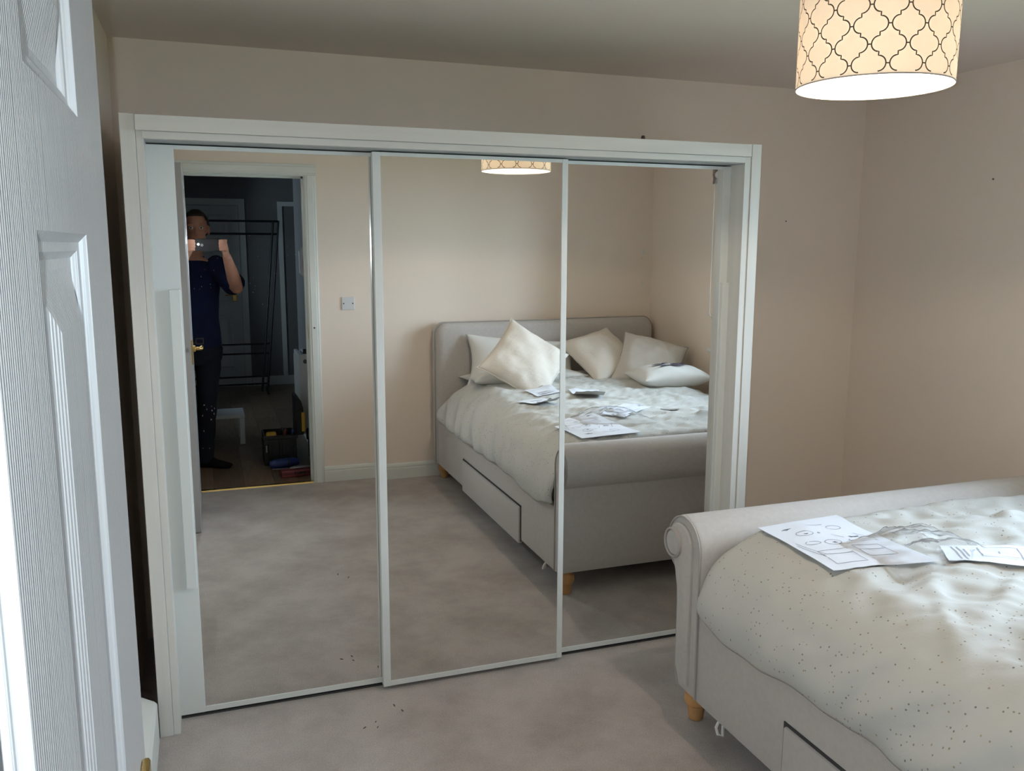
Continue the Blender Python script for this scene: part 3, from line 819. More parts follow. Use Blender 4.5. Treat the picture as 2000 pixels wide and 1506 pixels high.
for (a0, b0, ra_, rb_, rot) in ((-0.07, 0.02, 0.05, 0.016, 0.3), (-0.03, -0.01, 0.03, 0.012, -0.6), (0.04, 0.03, 0.045, 0.024, 0.1), (0.09, 0.01, 0.04, 0.014, -0.3), (0.02, 0.06, 0.05, 0.012, 0.2), (-0.06, 0.065, 0.035, 0.010, -0.2)):
    ring = []
    for k in range(14):
        t = 2 * pi * k / 14
        e_ = 1 + 0.25 * sin(3 * t)
        a, b_ = a0 + e_ * (ra_ * cos(t) * cos(rot) - rb_ * sin(t) * sin(rot)), b0 + e_ * (ra_ * cos(t) * sin(rot) + rb_ * sin(t) * cos(rot))
        aa, bb = a / 0.235, b_ / 0.18
        h_ = 0.075 * (max(0, 1 - abs(aa) ** 2.4) ** 0.55) * (max(0, 1 - abs(bb) ** 2.4) ** 0.55) + 0.008
        ring.append(bm.verts.new(cc + cu * a + cv * b_ + cn * h_))
    ctr = bm.verts.new(cc + cu * a0 + cv * b0 + cn * (0.075 * (max(0, 1 - abs(a0 / 0.235) ** 2.4) ** 0.55) * (max(0, 1 - abs(b0 / 0.18) ** 2.4) ** 0.55) + 0.008))
    for k in range(14):
        bm.faces.new((ctr, ring[k], ring[(k + 1) % 14]))
obj('navy_print', bm, M['navyprint'], cs)

# ------------------------------------------------------------------ papers and packaging on the duvet
def sheet(name, label, cat, corners, m_, group=None, lift=0.004, curl=0.0, n=14, m_back=None, curl_edge=None, th=0.0012):
    """a sheet laid on the duvet; corners A,B,C,D in x,y; returns the thing and its surface function"""
    A, B, C_, D_ = [Vector((a[0], a[1])) for a in corners]
    def P(u, v):
        q = A * (1 - u) * (1 - v) + B * u * (1 - v) + C_ * u * v + D_ * (1 - u) * v
        z = dz(q.x, q.y) + lift
        ed = {'u0': 1 - u, 'u1': u, 'v0': 1 - v, 'v1': v, None: 0}[curl_edge]
        z += curl * max(0, ed - 0.5) ** 2 * 4
        return Vector((q.x, q.y, z))
    # smooth the sheet so that it spans the small wrinkles
    Z = [[P(i / n, j / n) for j in range(n + 1)] for i in range(n + 1)]
    for _ in range(6):
        Z2 = [[None] * (n + 1) for _ in range(n + 1)]
        for i in range(n + 1):
            for j in range(n + 1):
                nb = [Z[a][b_].z for a in range(max(0, i - 1), min(n, i + 1) + 1) for b_ in range(max(0, j - 1), min(n, j + 1) + 1)]
                Z2[i][j] = max(sum(nb) / len(nb), P(i / n, j / n).z)
        for i in range(n + 1):
            for j in range(n + 1):
                Z[i][j].z = Z2[i][j]
    def surf(u, v, h=0.0):
        fi, fj = min(u * n, n - 1e-6), min(v * n, n - 1e-6)
        i, j = int(fi), int(fj); a, b_ = fi - i, fj - j
        p_ = Z[i][j] * (1 - a) * (1 - b_) + Z[i + 1][j] * a * (1 - b_) + Z[i][j + 1] * (1 - a) * b_ + Z[i + 1][j + 1] * a * b_
        return p_ + Vector((0, 0, h))
    c_ = surf(0.5, 0.5)
    o = thing(name, label, cat, c_, group)
    bm = NB()
    V = [[[bm.verts.new(Z[i][j] + Vector((0, 0, -th * k))) for j in range(n + 1)] for i in range(n + 1)] for k in (0, 1)]
    for i in range(n):
        for j in range(n):
            f = bm.faces.new((V[0][i][j], V[0][i + 1][j], V[0][i + 1][j + 1], V[0][i][j + 1])); f.material_index = 0
            f = bm.faces.new((V[1][i][j], V[1][i][j + 1], V[1][i + 1][j + 1], V[1][i + 1][j])); f.material_index = 1 if m_back else 0
    for k in range(n):
        for a, b_ in (((k, 0), (k + 1, 0)), ((n, k), (n, k + 1)), ((k + 1, n), (k, n)), ((0, k + 1), (0, k))):
            bm.faces.new((V[0][a[0]][a[1]], V[0][b_[0]][b_[1]], V[1][b_[0]][b_[1]], V[1][a[0]][a[1]]))
    obj('sheet', bm, [m_] + ([m_back] if m_back else []), o, True, 0.8)
    return o, surf

def line_art(o, surf, strokes, m_, name='printed_diagram', w_=0.004, hh=0.0008):
    bm = NB()
    for st in strokes:
        pts = []
        for (a, b_) in zip(st, st[1:]):
            k = max(1, int(Vector((b_[0] - a[0], b_[1] - a[1])).length / 0.06))
            for i in range(k):
                pts.append((a[0] + (b_[0] - a[0]) * i / k, a[1] + (b_[1] - a[1]) * i / k))
        pts.append(st[-1])
        row = []
        for i, q in enumerate(pts):
            a, b_ = pts[max(0, i - 1)], pts[min(len(pts) - 1, i + 1)]
            t = Vector((b_[0] - a[0], b_[1] - a[1]))
            t = t.normalized() if t.length else Vector((1, 0))
            n_ = Vector((-t.y, t.x)) * w_ / 2
            row.append([bm.verts.new(surf(min(1, max(0, q[0] + s * n_.x)), min(1, max(0, q[1] + s * n_.y)), hh)) for s in (1, -1)])
        for p_, q in zip(row, row[1:]):
            bm.faces.new((p_[0], p_[1], q[1], q[0]))
    return tag(obj(name, bm, m_, o), kind='stuff')

def rect(u0, v0, u1, v1):
    return [(u0, v0), (u1, v0), (u1, v1), (u0, v1), (u0, v0)]
def ring_(u, v, a, b_, n=14):
    return [(u + a * cos(2 * pi * k / n), v + b_ * sin(2 * pi * k / n)) for k in range(n + 1)]
def scrib(u, v, a, b_, n):
    return [(u + a * (random.random() - 0.5), v + b_ * (random.random() - 0.5)) for _ in range(n)]

# large instruction sheet: u runs from its wardrobe edge towards the camera, v from the bed's side towards the window
pa, sf = sheet('instruction_sheet', 'large white assembly sheet with line drawings at the foot of the duvet', 'paper', ((1.598, -0.578), (1.583, -0.945), (1.865, -1.03), (1.90, -0.575)), M['paper'], 'assembly papers on the duvet', lift=0.006)
random.seed(3)
st = [rect(0.66, 0.12, 0.90, 0.42), [(0.74, 0.12), (0.74, 0.42)], rect(0.62, 0.52, 0.82, 0.80), [(0.70, 0.52), (0.70, 0.80)], [(0.5, 0.04), (0.78, 0.12)], [(0.46, 0.06), (0.74, 0.15)],
      ring_(0.52, 0.42, 0.05, 0.08), ring_(0.30, 0.30, 0.05, 0.09), ring_(0.22, 0.72, 0.04, 0.08), ring_(0.5, 0.22, 0.03, 0.08), [(0.36, 0.55), (0.44, 0.62)], [(0.14, 0.45), (0.14, 0.66)], [(0.36, 0.8), (0.5, 0.9)]]
line_art(pa, sf, st, M['inkgrey'], w_=0.007)
st = [scrib(0.16, 0.22, 0.03, 0.16, 6), scrib(0.43, 0.74, 0.04, 0.12, 14), scrib(0.31, 0.45, 0.05, 0.05, 5), scrib(0.30, 0.30, 0.05, 0.05, 6), scrib(0.53, 0.43, 0.03, 0.05, 5), scrib(0.5, 0.62, 0.02, 0.03, 4)]
line_art(pa, sf, st, M['ink'], 'printed_mark', w_=0.008)
pb, sf = sheet('instruction_leaflet', 'small white leaflet with a boxed drawing, mid duvet beside the clear bag', 'paper', ((1.985, -0.915), (1.90, -1.03), (2.12, -1.19), (2.22, -1.06)), M['paper'], 'assembly papers on the duvet', lift=0.008, curl=0.012, curl_edge='v1')
line_art(pb, sf, [rect(0.15, 0.34, 0.72, 0.72), [(0.62, 0.34), (0.62, 0.72)], [(0.4, 0.52), (0.5, 0.52)]], M['inkgrey'], w_=0.012)
line_art(pb, sf, [[(0.08, 0.10), (0.86, 0.14)], [(0.10, 0.15), (0.90, 0.19)], [(0.3, 0.2), (0.7, 0.22)], scrib(0.4, 0.95, 0.3, 0.08, 8)], M['inkgrey'], 'printed_text', w_=0.014)
pc, sf = sheet('crumpled_leaflet', 'crumpled leaflet with dark print lying nearest the camera on the duvet', 'paper', ((1.73, -1.41), (1.62, -1.60), (1.80, -1.66), (1.86, -1.50)), M['paper'], 'assembly papers on the duvet', lift=0.008, curl=0.035, curl_edge='u0', m_back=M['papergrey'])
line_art(pc, sf, [scrib(0.40, 0.35, 0.35, 0.3, 14), [(0.2, 0.55), (0.2, 0.9)], [(0.3, 0.55), (0.3, 0.9)], [(0.75, 0.3), (0.75, 0.8)]], M['navyprint'], 'printed_mark', w_=0.03)
pd, sf = sheet('flat_leaflet', 'white leaflet with a short line of dark print by the diamond cushion', 'paper', ((1.80, -1.73), (1.78, -1.90), (1.95, -1.92), (1.97, -1.75)), M['paper'], 'assembly papers on the duvet', lift=0.006)
line_art(pd, sf, [scrib(0.18, 0.45, 0.10, 0.6, 16), [(0.34, 0.2), (0.34, 0.7)], [(0.42, 0.2), (0.42, 0.6)]], M['ink'], 'printed_text', w_=0.02)
pe, sf = sheet('curled_leaflet', 'leaflet with grey underside curled up in the middle of the duvet', 'paper', ((2.00, -1.56), (2.02, -1.72), (2.20, -1.68), (2.16, -1.50)), M['paper'], 'assembly papers on the duvet', lift=0.006, curl=0.04, curl_edge='u0', m_back=M['papergrey'])
pf_, sf = sheet('card_strip', 'narrow grey card strip lying on the window side of the duvet', 'card', ((2.25, -1.02), (2.33, -0.96), (2.345, -0.985), (2.265, -1.045)), M['papergrey'], None, lift=0.004, n=6)

# clear plastic bag, crumpled
bag = thing('plastic_bag', 'crumpled clear plastic bag beside the large assembly sheet', 'bag', (1.90, -0.95, dz(1.90, -0.95)))
bm = NB()
nu, nv = 30, 30
V = []
for i in range(nu + 1):
    row = []
    for j in range(nv + 1):
        u, v = i / nu, j / nv
        x = 1.72 + 0.36 * u + 0.03 * noise.noise(Vector((u * 4, v * 4, 2)))
        y = -0.80 - 0.27 * v + 0.14 * u * 0.4 + 0.03 * noise.noise(Vector((u * 4, v * 4, 7)))
        e_ = (sin(pi * u) ** 0.6) * (sin(pi * v) ** 0.6)
        h_ = 0.008 + 0.045 * e_ * (0.6 + 1.2 * abs(noise.noise(Vector((u * 3.0, v * 3.0, 1))))) + 0.018 * e_ * abs(noise.noise(Vector((u * 9, v * 9, 5))))
        row.append(bm.verts.new((x, y, dz(x, y) + h_)))
    V.append(row)
for i in range(nu):
    for j in range(nv):
        bm.faces.new((V[i][j], V[i + 1][j], V[i + 1][j + 1], V[i][j + 1]))
obj('film', bm, M['film'], bag, True, 0)

# ------------------------------------------------------------------ the hall seen through the mirror
HX1_, HYE, HYS = 0.735, -7.02, -4.55
hl = -1.15
bm = NB(); box(bm, hl - 0.1, 1.3, HYE - 0.1, YB - 0.012, -0.06, -0.008); fh = struct('floor_hall', bm, M['dark'])
random.seed(11)
x = hl
row = 0
while x < 1.2:
    y = YB - 0.013 - (row % 3) * 0.42 - 0.05
    first = True
    ytop = YB - 0.0125
    while ytop > HYE:
        ybot = max(HYE, ytop - (1.2 if not first else 0.35 + 0.4 * (row % 3)))
        bm = NB(); box(bm, x + 0.0008, min(x + 0.1902, 1.2), ybot + 0.0008, ytop - 0.0008, -0.010, random.choice((0.0, -0.0003, -0.0006)), 0)
        obj('plank', bm, random.choice(M['laminate']), fh)
        ytop = ybot
        first = False
    x += 0.1910
    row += 1
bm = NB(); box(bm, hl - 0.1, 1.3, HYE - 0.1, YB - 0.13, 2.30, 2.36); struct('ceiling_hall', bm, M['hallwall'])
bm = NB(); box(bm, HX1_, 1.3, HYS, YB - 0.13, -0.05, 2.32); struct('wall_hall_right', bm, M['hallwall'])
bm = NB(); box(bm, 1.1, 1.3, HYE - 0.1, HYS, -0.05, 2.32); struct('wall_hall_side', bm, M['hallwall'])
HW = (-5.35, -4.90, 1.15, 1.85)                       # small unseen window, added to brighten the dark hall
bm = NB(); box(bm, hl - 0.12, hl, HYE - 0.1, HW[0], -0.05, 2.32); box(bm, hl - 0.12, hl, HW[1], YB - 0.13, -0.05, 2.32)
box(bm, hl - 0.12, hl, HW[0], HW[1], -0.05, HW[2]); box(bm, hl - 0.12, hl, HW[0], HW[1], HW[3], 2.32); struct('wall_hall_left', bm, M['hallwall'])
bm = NB()
for q in ((HW[0], HW[0] + 0.05, HW[2], HW[3]), (HW[1] - 0.05, HW[1], HW[2], HW[3]), (HW[0] + 0.05, HW[1] - 0.05, HW[2], HW[2] + 0.05), (HW[0] + 0.05, HW[1] - 0.05, HW[3] - 0.05, HW[3])):
    box(bm, hl - 0.10, hl - 0.04, *q, 0.003)
w2 = struct('added_hall_window', bm, M['trim'])
bm = NB(); box(bm, hl - 0.074, hl - 0.070, HW[0] + 0.045, HW[1] - 0.045, HW[2] + 0.045, HW[3] - 0.045); obj('pane', bm, M['glass'], w2)
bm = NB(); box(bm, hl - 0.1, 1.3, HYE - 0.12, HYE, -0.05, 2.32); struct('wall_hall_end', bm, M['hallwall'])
bm = NB(); box(bm, 0.46, 1.1, HYE, HYE + 0.016, 0, 0.10); box(bm, hl, -0.42, HYE, HYE + 0.016, 0, 0.10); struct('baseboard_hall_end', bm, M['trim'])
bm = NB(); box(bm, HX1_ - 0.016, HX1_, HYS, YB - 0.14, 0, 0.10); box(bm, HX1_, 1.1, HYS - 0.016, HYS, 0, 0.10); struct('baseboard_hall_right', bm, M['trim'])
# white corner bead / casing on the wall at the hall's widening
bm = NB()
for a in (0, 1):
    box(bm, 0.80 + a * 0.25, 0.85 + a * 0.25, HYE, HYE + 0.018, 0, 2.03)
box(bm, 0.85, 1.05, HYE, HYE + 0.018, 1.98, 2.03)
cas = struct('trim_2', bm, M['trim'])
# six-panel door at the end of the hall
def panel_door(name, x0, x1, yf, hx, frame_name):
    d_ = bpy.data.objects.new(name, None); COL.objects.link(d_); d_['kind'] = 'structure'; ROOT[d_.name] = Vector((0, 0, 0))
    bm = NB(); box(bm, x0, x1, yf, yf + 0.03, 0.005, 1.975); obj('door_leaf', bm, M['stool'], d_)
    w_ = x1 - x0
    for i in (0, 1):
        a = x0 + 0.11 + i * (w_ / 2 - 0.055); b_ = a + w_ / 2 - 0.165
        for z0, z1 in ((0.22, 0.80), (0.95, 1.55), (1.65, 1.88)):
            bm = NB()
            lv = [(0, 0.0), (0.012, 0.010), (0.030, 0.010), (0.055, 0.004)]
            loops = [[(a + k, yf + 0.031 + d2, z0 + k), (b_ - k, yf + 0.031 + d2, z0 + k), (b_ - k, yf + 0.031 + d2, z1 - k), (a + k, yf + 0.031 + d2, z1 - k)] for k, d2 in lv]
            for A_, B_ in zip(loops, loops[1:]):
                for k in range(4): quad(bm, A_[k], A_[(k + 1) % 4], B_[(k + 1) % 4], B_[k])
            quad(bm, *loops[-1]); bmesh.ops.remove_doubles(bm, verts=bm.verts, dist=1e-5); obj('panel', bm, M['stool'], d_)
    bm = NB(); box(bm, hx - 0.02, hx + 0.02, yf + 0.03, yf + 0.038, 0.95, 1.09, 0.003); tube(bm, [(hx, yf + 0.03, 1.02), (hx, yf + 0.08, 1.02), (hx - 0.1, yf + 0.085, 1.02)], 0.009, 10); obj('handle', bm, M['brass'], d_)
    bm = NB()
    box(bm, x0 - 0.07, x0 - 0.003, yf, yf + 0.018, 0, 2.05); box(bm, x1 + 0.003, x1 + 0.07, yf, yf + 0.018, 0, 2.05); box(bm, x0 - 0.003, x1 + 0.003, yf, yf + 0.018, 1.98, 2.05)
    struct(frame_name, bm, M['trim'])
panel_door('door_2', -0.35, 0.385, HYE, 0.31, 'trim_3')

# clothes rail leaning in the hall
cl = thing('clothes_rail', 'black metal clothes rail frame leaning in the dark hall', 'clothes rail', (0.2, -6.5, 0))
def lean_pt(u, z, dy=0):
    return (u + 0.19 * (z / 1.8) - 0.19, -6.5 - 0.12 * z / 1.8 + dy, z)
for a in (0, 0.055):
    for s in (0, 1):
        u = (0.775 - a) if s else (-0.42 + a)
        bm = NB(); tube(bm, [lean_pt(u, 0.012), lean_pt(u, 1.81)], 0.0115, 8); obj('upright', bm, M['blackmetal'], cl)
for z in (1.805, 1.673, 0.52, 0.42, 0.175, 0.095):
    bm = NB(); tube(bm, [lean_pt(-0.42, z), lean_pt(0.775, z)], 0.0115 if z > 1 else 0.009, 8); obj('crossbar', bm, M['blackmetal'], cl)
for u in (-0.42, 0.775):
    bm = NB(); tube(bm, [lean_pt(u, 0.012, -0.16), lean_pt(u, 0.012, 0.16)], 0.012, 8); obj('foot_bar', bm, M['blackmetal'], cl)

# small white step stool
sx0, sx1, sy0, sy1, sh_ = -0.05, 0.25, -4.34, -4.03, 0.238
stl = thing('step_stool', 'small square white stool standing on the hall floor', 'stool', ((sx0 + sx1) / 2, (sy0 + sy1) / 2, 0))
bm = NB(); box(bm, sx0, sx1, sy0, sy1, sh_ - 0.028, sh_, 0.004); obj('seat', bm, M['stool'], stl)
for a, b_ in ((sx0 + 0.003, sy0 + 0.003), (sx1 - 0.041, sy0 + 0.003), (sx0 + 0.003, sy1 - 0.041), (sx1 - 0.041, sy1 - 0.041)):
    bm = NB(); box(bm, a, a + 0.038, b_, b_ + 0.038, 0, sh_ - 0.028, 0.002); obj('leg', bm, M['stool'], stl)

# toolbox
tb = thing('toolbox', 'open black toolbox full of tools on the hall floor beside the radiator', 'toolbox', (0.465, -3.38, 0))
bm = NB()
X0, X1, Y0, Y1, H = 0.345, 0.570, -3.52, -3.26, 0.215
box(bm, X0, X1, Y0, Y1, 0.0, 0.012)
for q in ((X0, X0 + 0.012, Y0, Y1), (X1 - 0.012, X1, Y0, Y1), (X0 + 0.012, X1 - 0.012, Y0, Y0 + 0.012), (X0 + 0.012, X1 - 0.012, Y1 - 0.012, Y1)):
    box(bm, *q, 0.012, H, 0.0)
for k in range(3):
    box(bm, X0 + 0.03 + k * 0.075, X0 + 0.05 + k * 0.075, Y1, Y1 + 0.008, 0.02, H - 0.04, 0.002)
box(bm, X0 - 0.008, X1 + 0.008, Y1, Y1 + 0.010, H - 0.025, H, 0.003)
obj('box_body', bm, M['black'], tb)
bm = NB()
prism(bm, [(0.573, 0.21), (0.622, 0.21), (0.625, 0.40), (0.612, 0.455), (0.588, 0.485), (0.573, 0.475)], 'y', Y0, Y1)
obj('lid', bm, M['black'], tb)
bm = NB(); box(bm, 0.610, 0.634, Y1 - 0.005, Y1 + 0.010, 0.235, 0.375, 0.003); obj('lid_latch', bm, M['yellow'], tb)
bm = NB(); box(bm, X0 + 0.01, X0 + 0.02, Y1, Y1 + 0.012, 0.10, 0.15, 0.002); obj('latch', bm, M['greyt'], tb)
# tools standing in the box
ty = thing('tape_measure', 'yellow tape measure lying on top in the open toolbox', 'tool', (0.40, -3.33, 0.20))
bm = NB(); box(bm, 0.363, 0.437, -3.35, -3.31, 0.165, 0.232, 0.014); obj('tape_case', bm, M['yellow'], ty, True)
bm = NB(); box(bm, 0.368, 0.432, -3.31, -3.304, 0.158, 0.166); obj('tape_lip', bm, M['greyt'], ty)
for k, (x, y, c, dx) in enumerate(((0.47, -3.36, 'red', 0.02), (0.52, -3.42, 'black', -0.02), (0.535, -3.33, 'bluegrip', 0.01))):
    t_ = thing('screwdriver', ('red-handled', 'black-handled', 'blue-handled')[k] + ' screwdriver standing in the open toolbox', 'tool', (x, y, 0.015), 'screwdrivers in the toolbox')
    bm = NB(); tube(bm, [(x, y, 0.015), (x + dx, y, 0.15)], 0.004, 8); obj('shaft', bm, M['greyt'], t_)
    bm = NB(); tube(bm, [(x + dx, y, 0.15), (x + dx * 1.2, y, 0.165), (x + dx * 1.6, y, 0.225), (x + dx * 1.7, y, 0.24)], [0.009, 0.014, 0.014, 0.008], 10); obj('grip', bm, M[c], t_, True)
# tools on the floor in front of it
rc = thing('drill_case', 'slim dark red tool case lying on the hall floor by the door frame', 'case', (0.53, -2.93, 0))
rm = Matrix.Translation((0.545, -2.935, 0)) @ Matrix.Rotation(-0.12, 4, 'Z')
bm = NB(); box(bm, -0.12, 0.13, -0.035, 0.035, 0, 0.045, 0.006, rm); obj('case_body', bm, M['red'], rc)
bm = NB(); box(bm, -0.115, 0.125, -0.036, 0.036, 0.021, 0.025, 0.0, rm); obj('case_seam', bm, M['black'], rc)
bm = NB(); tube(bm, [rm @ Vector(q) for q in ((-0.03, 0.036, 0.03), (-0.03, 0.05, 0.03), (0.04, 0.05, 0.03), (0.04, 0.036, 0.03))], 0.005, 6); obj('handle', bm, M['black'], rc)
tw = thing('trowel', 'grey scraper with a black grip lying behind the red case', 'tool', (0.50, -3.06, 0))
rm = Matrix.Translation((0.50, -3.06, 0.0)) @ Matrix.Rotation(0.15, 4, 'Z')
bm = NB(); prism(bm, [(-0.12, -0.006), (0.0, -0.012), (0.0, 0.012), (-0.12, 0.006)], 'z', 0.018, 0.022); bmesh.ops.transform(bm, matrix=rm, verts=bm.verts); obj('blade', bm, M['greyt'], tw)
bm = NB(); tube(bm, [rm @ Vector(q) for q in ((0.0, 0, 0.02), (0.03, 0, 0.02), (0.12, 0, 0.022), (0.15, 0, 0.02))], [0.010, 0.018, 0.018, 0.010], 10); obj('grip', bm, M['greyt'], tw, True)
hs = thing('hand_saw_case', 'dark blue tool roll lying against the toolbox front', 'tool roll', (0.47, -3.17, 0))
bm = NB(); tube(bm, [(0.37, -3.15, 0.035), (0.40, -3.15, 0.036), (0.53, -3.18, 0.036), (0.57, -3.19, 0.035)], [0.022, 0.034, 0.034, 0.022], 14); obj('roll', bm, M['bluegrip'], hs, True)
for k in (0.43, 0.50):
    bm = NB()
    pts = [[(k + 0.004 * s, -3.165 + 0.036 * cos(2 * pi * a / 14), 0.0365 + 0.036 * sin(2 * pi * a / 14)) for a in range(14)] for s in (-1, 1)]
    loft(bm, pts, False)
    obj('strap', bm, M['black'], hs)

# radiator on the hall's right wall
rd = thing('radiator', 'white panel radiator end-on on the hall wall by the door frame', 'radiator', (0.69, -3.9, 0.15))
bm = NB(); box(bm, 0.640, 0.668, -3.98, -3.50, 0.165, 0.75, 0.006); box(bm, 0.690, 0.715, -3.98, -3.50, 0.165, 0.75, 0.006)
for k in range(8):
    y = -3.95 + k * 0.054
    box(bm, 0.634, 0.642, y, y + 0.026, 0.20, 0.72, 0.003)
obj('panel', bm, M['stool'], rd)
bm = NB(); box(bm, 0.632, 0.722, -3.50, -3.494, 0.165, 0.762, 0.001); obj('end_cover', bm, M['stool'], rd)
bm = NB(); lathe(bm, [(0.016, 0), (0.016, 0.004), (0.009, 0.006)], (0.675, -3.494, 0.71), 'y', 16); obj('end_plug', bm, M['screw'], rd)
bm = NB(); box(bm, 0.662, 0.72, -3.53, -3.50, 0.765, 0.80, 0.004); obj('top_clip', bm, M['black'], rd)
bm = NB(); tube(bm, [(0.68, -3.47, 0.0), (0.68, -3.47, 0.15)], 0.008, 8); lathe(bm, [(0.018, 0.13), (0.02, 0.15), (0.02, 0.20), (0.014, 0.215)], (0.68, -3.47, 0), 'z', 14); tube(bm, [(0.68, -3.47, 0.14), (0.68, -3.5, 0.185)], 0.009, 8); obj('valve', bm, M['chrome'], rd)
# door-entry handset on the same wall, and its holder below
ic = thing('intercom_handset', 'white door-entry handset hung on the hall wall', 'intercom', (0.72, -3.5, 1.43))
bm = NB(); box(bm, 0.705, 0.735, -3.56, -3.46, 1.335, 1.535, 0.005); obj('cradle', bm, M['stool'], ic)
bm = NB(); tube(bm, [(0.690, -3.46, 1.345), (0.672, -3.455, 1.365), (0.666, -3.455, 1.44), (0.672, -3.455, 1.51), (0.690, -3.46, 1.53)], [0.020, 0.022, 0.015, 0.022, 0.020], 12); obj('handset', bm, M['stool'], ic, True)
bm = NB(); tube(bm, [(0.695, -3.44, 1.345), (0.69, -3.43, 1.25), (0.70, -3.44, 1.20), (0.715, -3.46, 1.28), (0.72, -3.47, 1.335)], 0.004, 6); obj('coiled_cord', bm, M['inkgrey'], ic, True)
# pale laundry bag beyond the person's legs
lb = thing('laundry_bag', 'pale grey laundry bag standing behind the person on the hall floor', 'bag', (-0.26, -3.95, 0))
bm = NB()
rings = []
for z, r_ in ((0.0, 0.13), (0.02, 0.155), (0.15, 0.165), (0.30, 0.155), (0.40, 0.12), (0.45, 0.07), (0.48, 0.05)):
    rings.append([(-0.26 + (r_ + 0.012 * noise.noise(Vector((cos(a) * 2, sin(a) * 2, z * 6)))) * cos(a), -3.95 + (r_ + 0.012 * noise.noise(Vector((cos(a) * 2, sin(a) * 2, z * 6 + 5)))) * sin(a), z) for a in [2 * pi * k / 24 for k in range(24)]])
loft(bm, rings); obj('bag_body', bm, M['pillow'], lb, True)
bm = NB(); tube(bm, [(-0.26 + 0.062 * cos(a), -3.95 + 0.062 * sin(a), 0.455) for a in [2 * pi * k / 16 for k in range(17)]], 0.006, 6); obj('drawstring', bm, M['black'], lb)

# ------------------------------------------------------------------ the photographer in the doorway
def remesh(o, vox, it=4):
    r_ = o.modifiers.new('skin', 'REMESH'); r_.mode = 'VOXEL'; r_.voxel_size = vox; r_.use_smooth_shade = True
    s_ = o.modifiers.new('soft', 'SMOOTH'); s_.factor = 0.5; s_.iterations = it
def oval(c, rx, ry, n=22, tilt=(0, 0), rot=0.0):
    out = []
    for k in range(n):
        a = 2 * pi * k / n
        x, y = rx * cos(a), ry * sin(a)
        x, y = x * cos(rot) - y * sin(rot), x * sin(rot) + y * cos(rot)
        out.append((c[0] + x, c[1] + y, c[2] + x * tilt[0] + y * tilt[1]))
    return out
PX, PY = -0.075, -3.36
hip_r, knee_r, ank_r = (PX + 0.085, PY, 0.86), (PX + 0.055, PY + 0.03, 0.46), (PX + 0.015, PY - 0.01, 0.085)
hip_l, knee_l, ank_l = (PX - 0.095, PY, 0.86), (PX - 0.12, PY + 0.02, 0.46), (PX - 0.14, PY - 0.03, 0.085)
sh_r, el_r, wr_r = (PX + 0.175, PY + 0.02, 1.405), (0.205, -3.12, 1.275), (0.145, -2.86, 1.485)
sh_l, el_l, wr_l = (PX - 0.185, PY + 0.02, 1.405), (-0.30, -3.12, 1.23), (-0.105, -2.88, 1.475)
HEAD = Vector((PX + 0.045, PY + 0.075, 1.655))
bm = NB()
# trunk, neck, head
loft(bm, [oval((PX, PY, 0.80), 0.15, 0.10), oval((PX, PY, 0.90), 0.165, 0.115), oval((PX + 0.005, PY, 1.03), 0.145, 0.115), oval((PX, PY, 1.20), 0.155, 0.115), oval((PX, PY, 1.34), 0.175, 0.11), oval((PX, PY, 1.42), 0.16, 0.085), oval((PX + 0.01, PY + 0.01, 1.47), 0.08, 0.065)])
tube(bm, [(PX + 0.01, PY + 0.005, 1.42), (PX + 0.03, PY + 0.045, 1.55), HEAD - Vector((0, 0.02, 0.04))], [0.062, 0.056, 0.058], 16)
ellipsoid(bm, HEAD + Vector((0, -0.005, 0.03)), (0.076, 0.096, 0.095))
ellipsoid(bm, HEAD + Vector((0, 0.028, -0.045)), (0.058, 0.062, 0.075))          # jaw
ellipsoid(bm, HEAD + Vector((0, 0.062, -0.098)), (0.026, 0.022, 0.018))          # chin
tube(bm, [HEAD + Vector((0, 0.083, 0.018)), HEAD + Vector((0, 0.108, -0.028)), HEAD + Vector((0, 0.090, -0.036))], [0.010, 0.014, 0.010], 8)
for s in (1, -1):
    ellipsoid(bm, HEAD + Vector((s * 0.078, -0.01, 0.0)), (0.010, 0.020, 0.032))
    ellipsoid(bm, HEAD + Vector((s * 0.034, 0.078, 0.030)), (0.026, 0.014, 0.009))   # brow
for (a, b_, c_) in ((sh_r, el_r, wr_r), (sh_l, el_l, wr_l)):
    a, b_, c_ = Vector(a), Vector(b_), Vector(c_)
    tube(bm, [a, a.lerp(b_, 0.35), a.lerp(b_, 0.8), b_, b_.lerp(c_, 0.3), b_.lerp(c_, 0.75), c_], [0.058, 0.054, 0.044, 0.041, 0.044, 0.033, 0.027], 14)
    ellipsoid(bm, b_, (0.041, 0.041, 0.041))
for (h_, k_, a_) in ((hip_r, knee_r, ank_r), (hip_l, knee_l, ank_l)):
    h_, k_, a_ = Vector(h_), Vector(k_), Vector(a_)
    tube(bm, [h_, h_.lerp(k_, 0.5), k_, k_.lerp(a_, 0.35), a_.lerp(k_, 0.15), a_], [0.085, 0.073, 0.055, 0.056, 0.038, 0.036], 14)
foot_dir = {1: Vector((0.93, 0.34, 0)).normalized(), -1: Vector((-0.45, 0.9, 0)).normalized()}
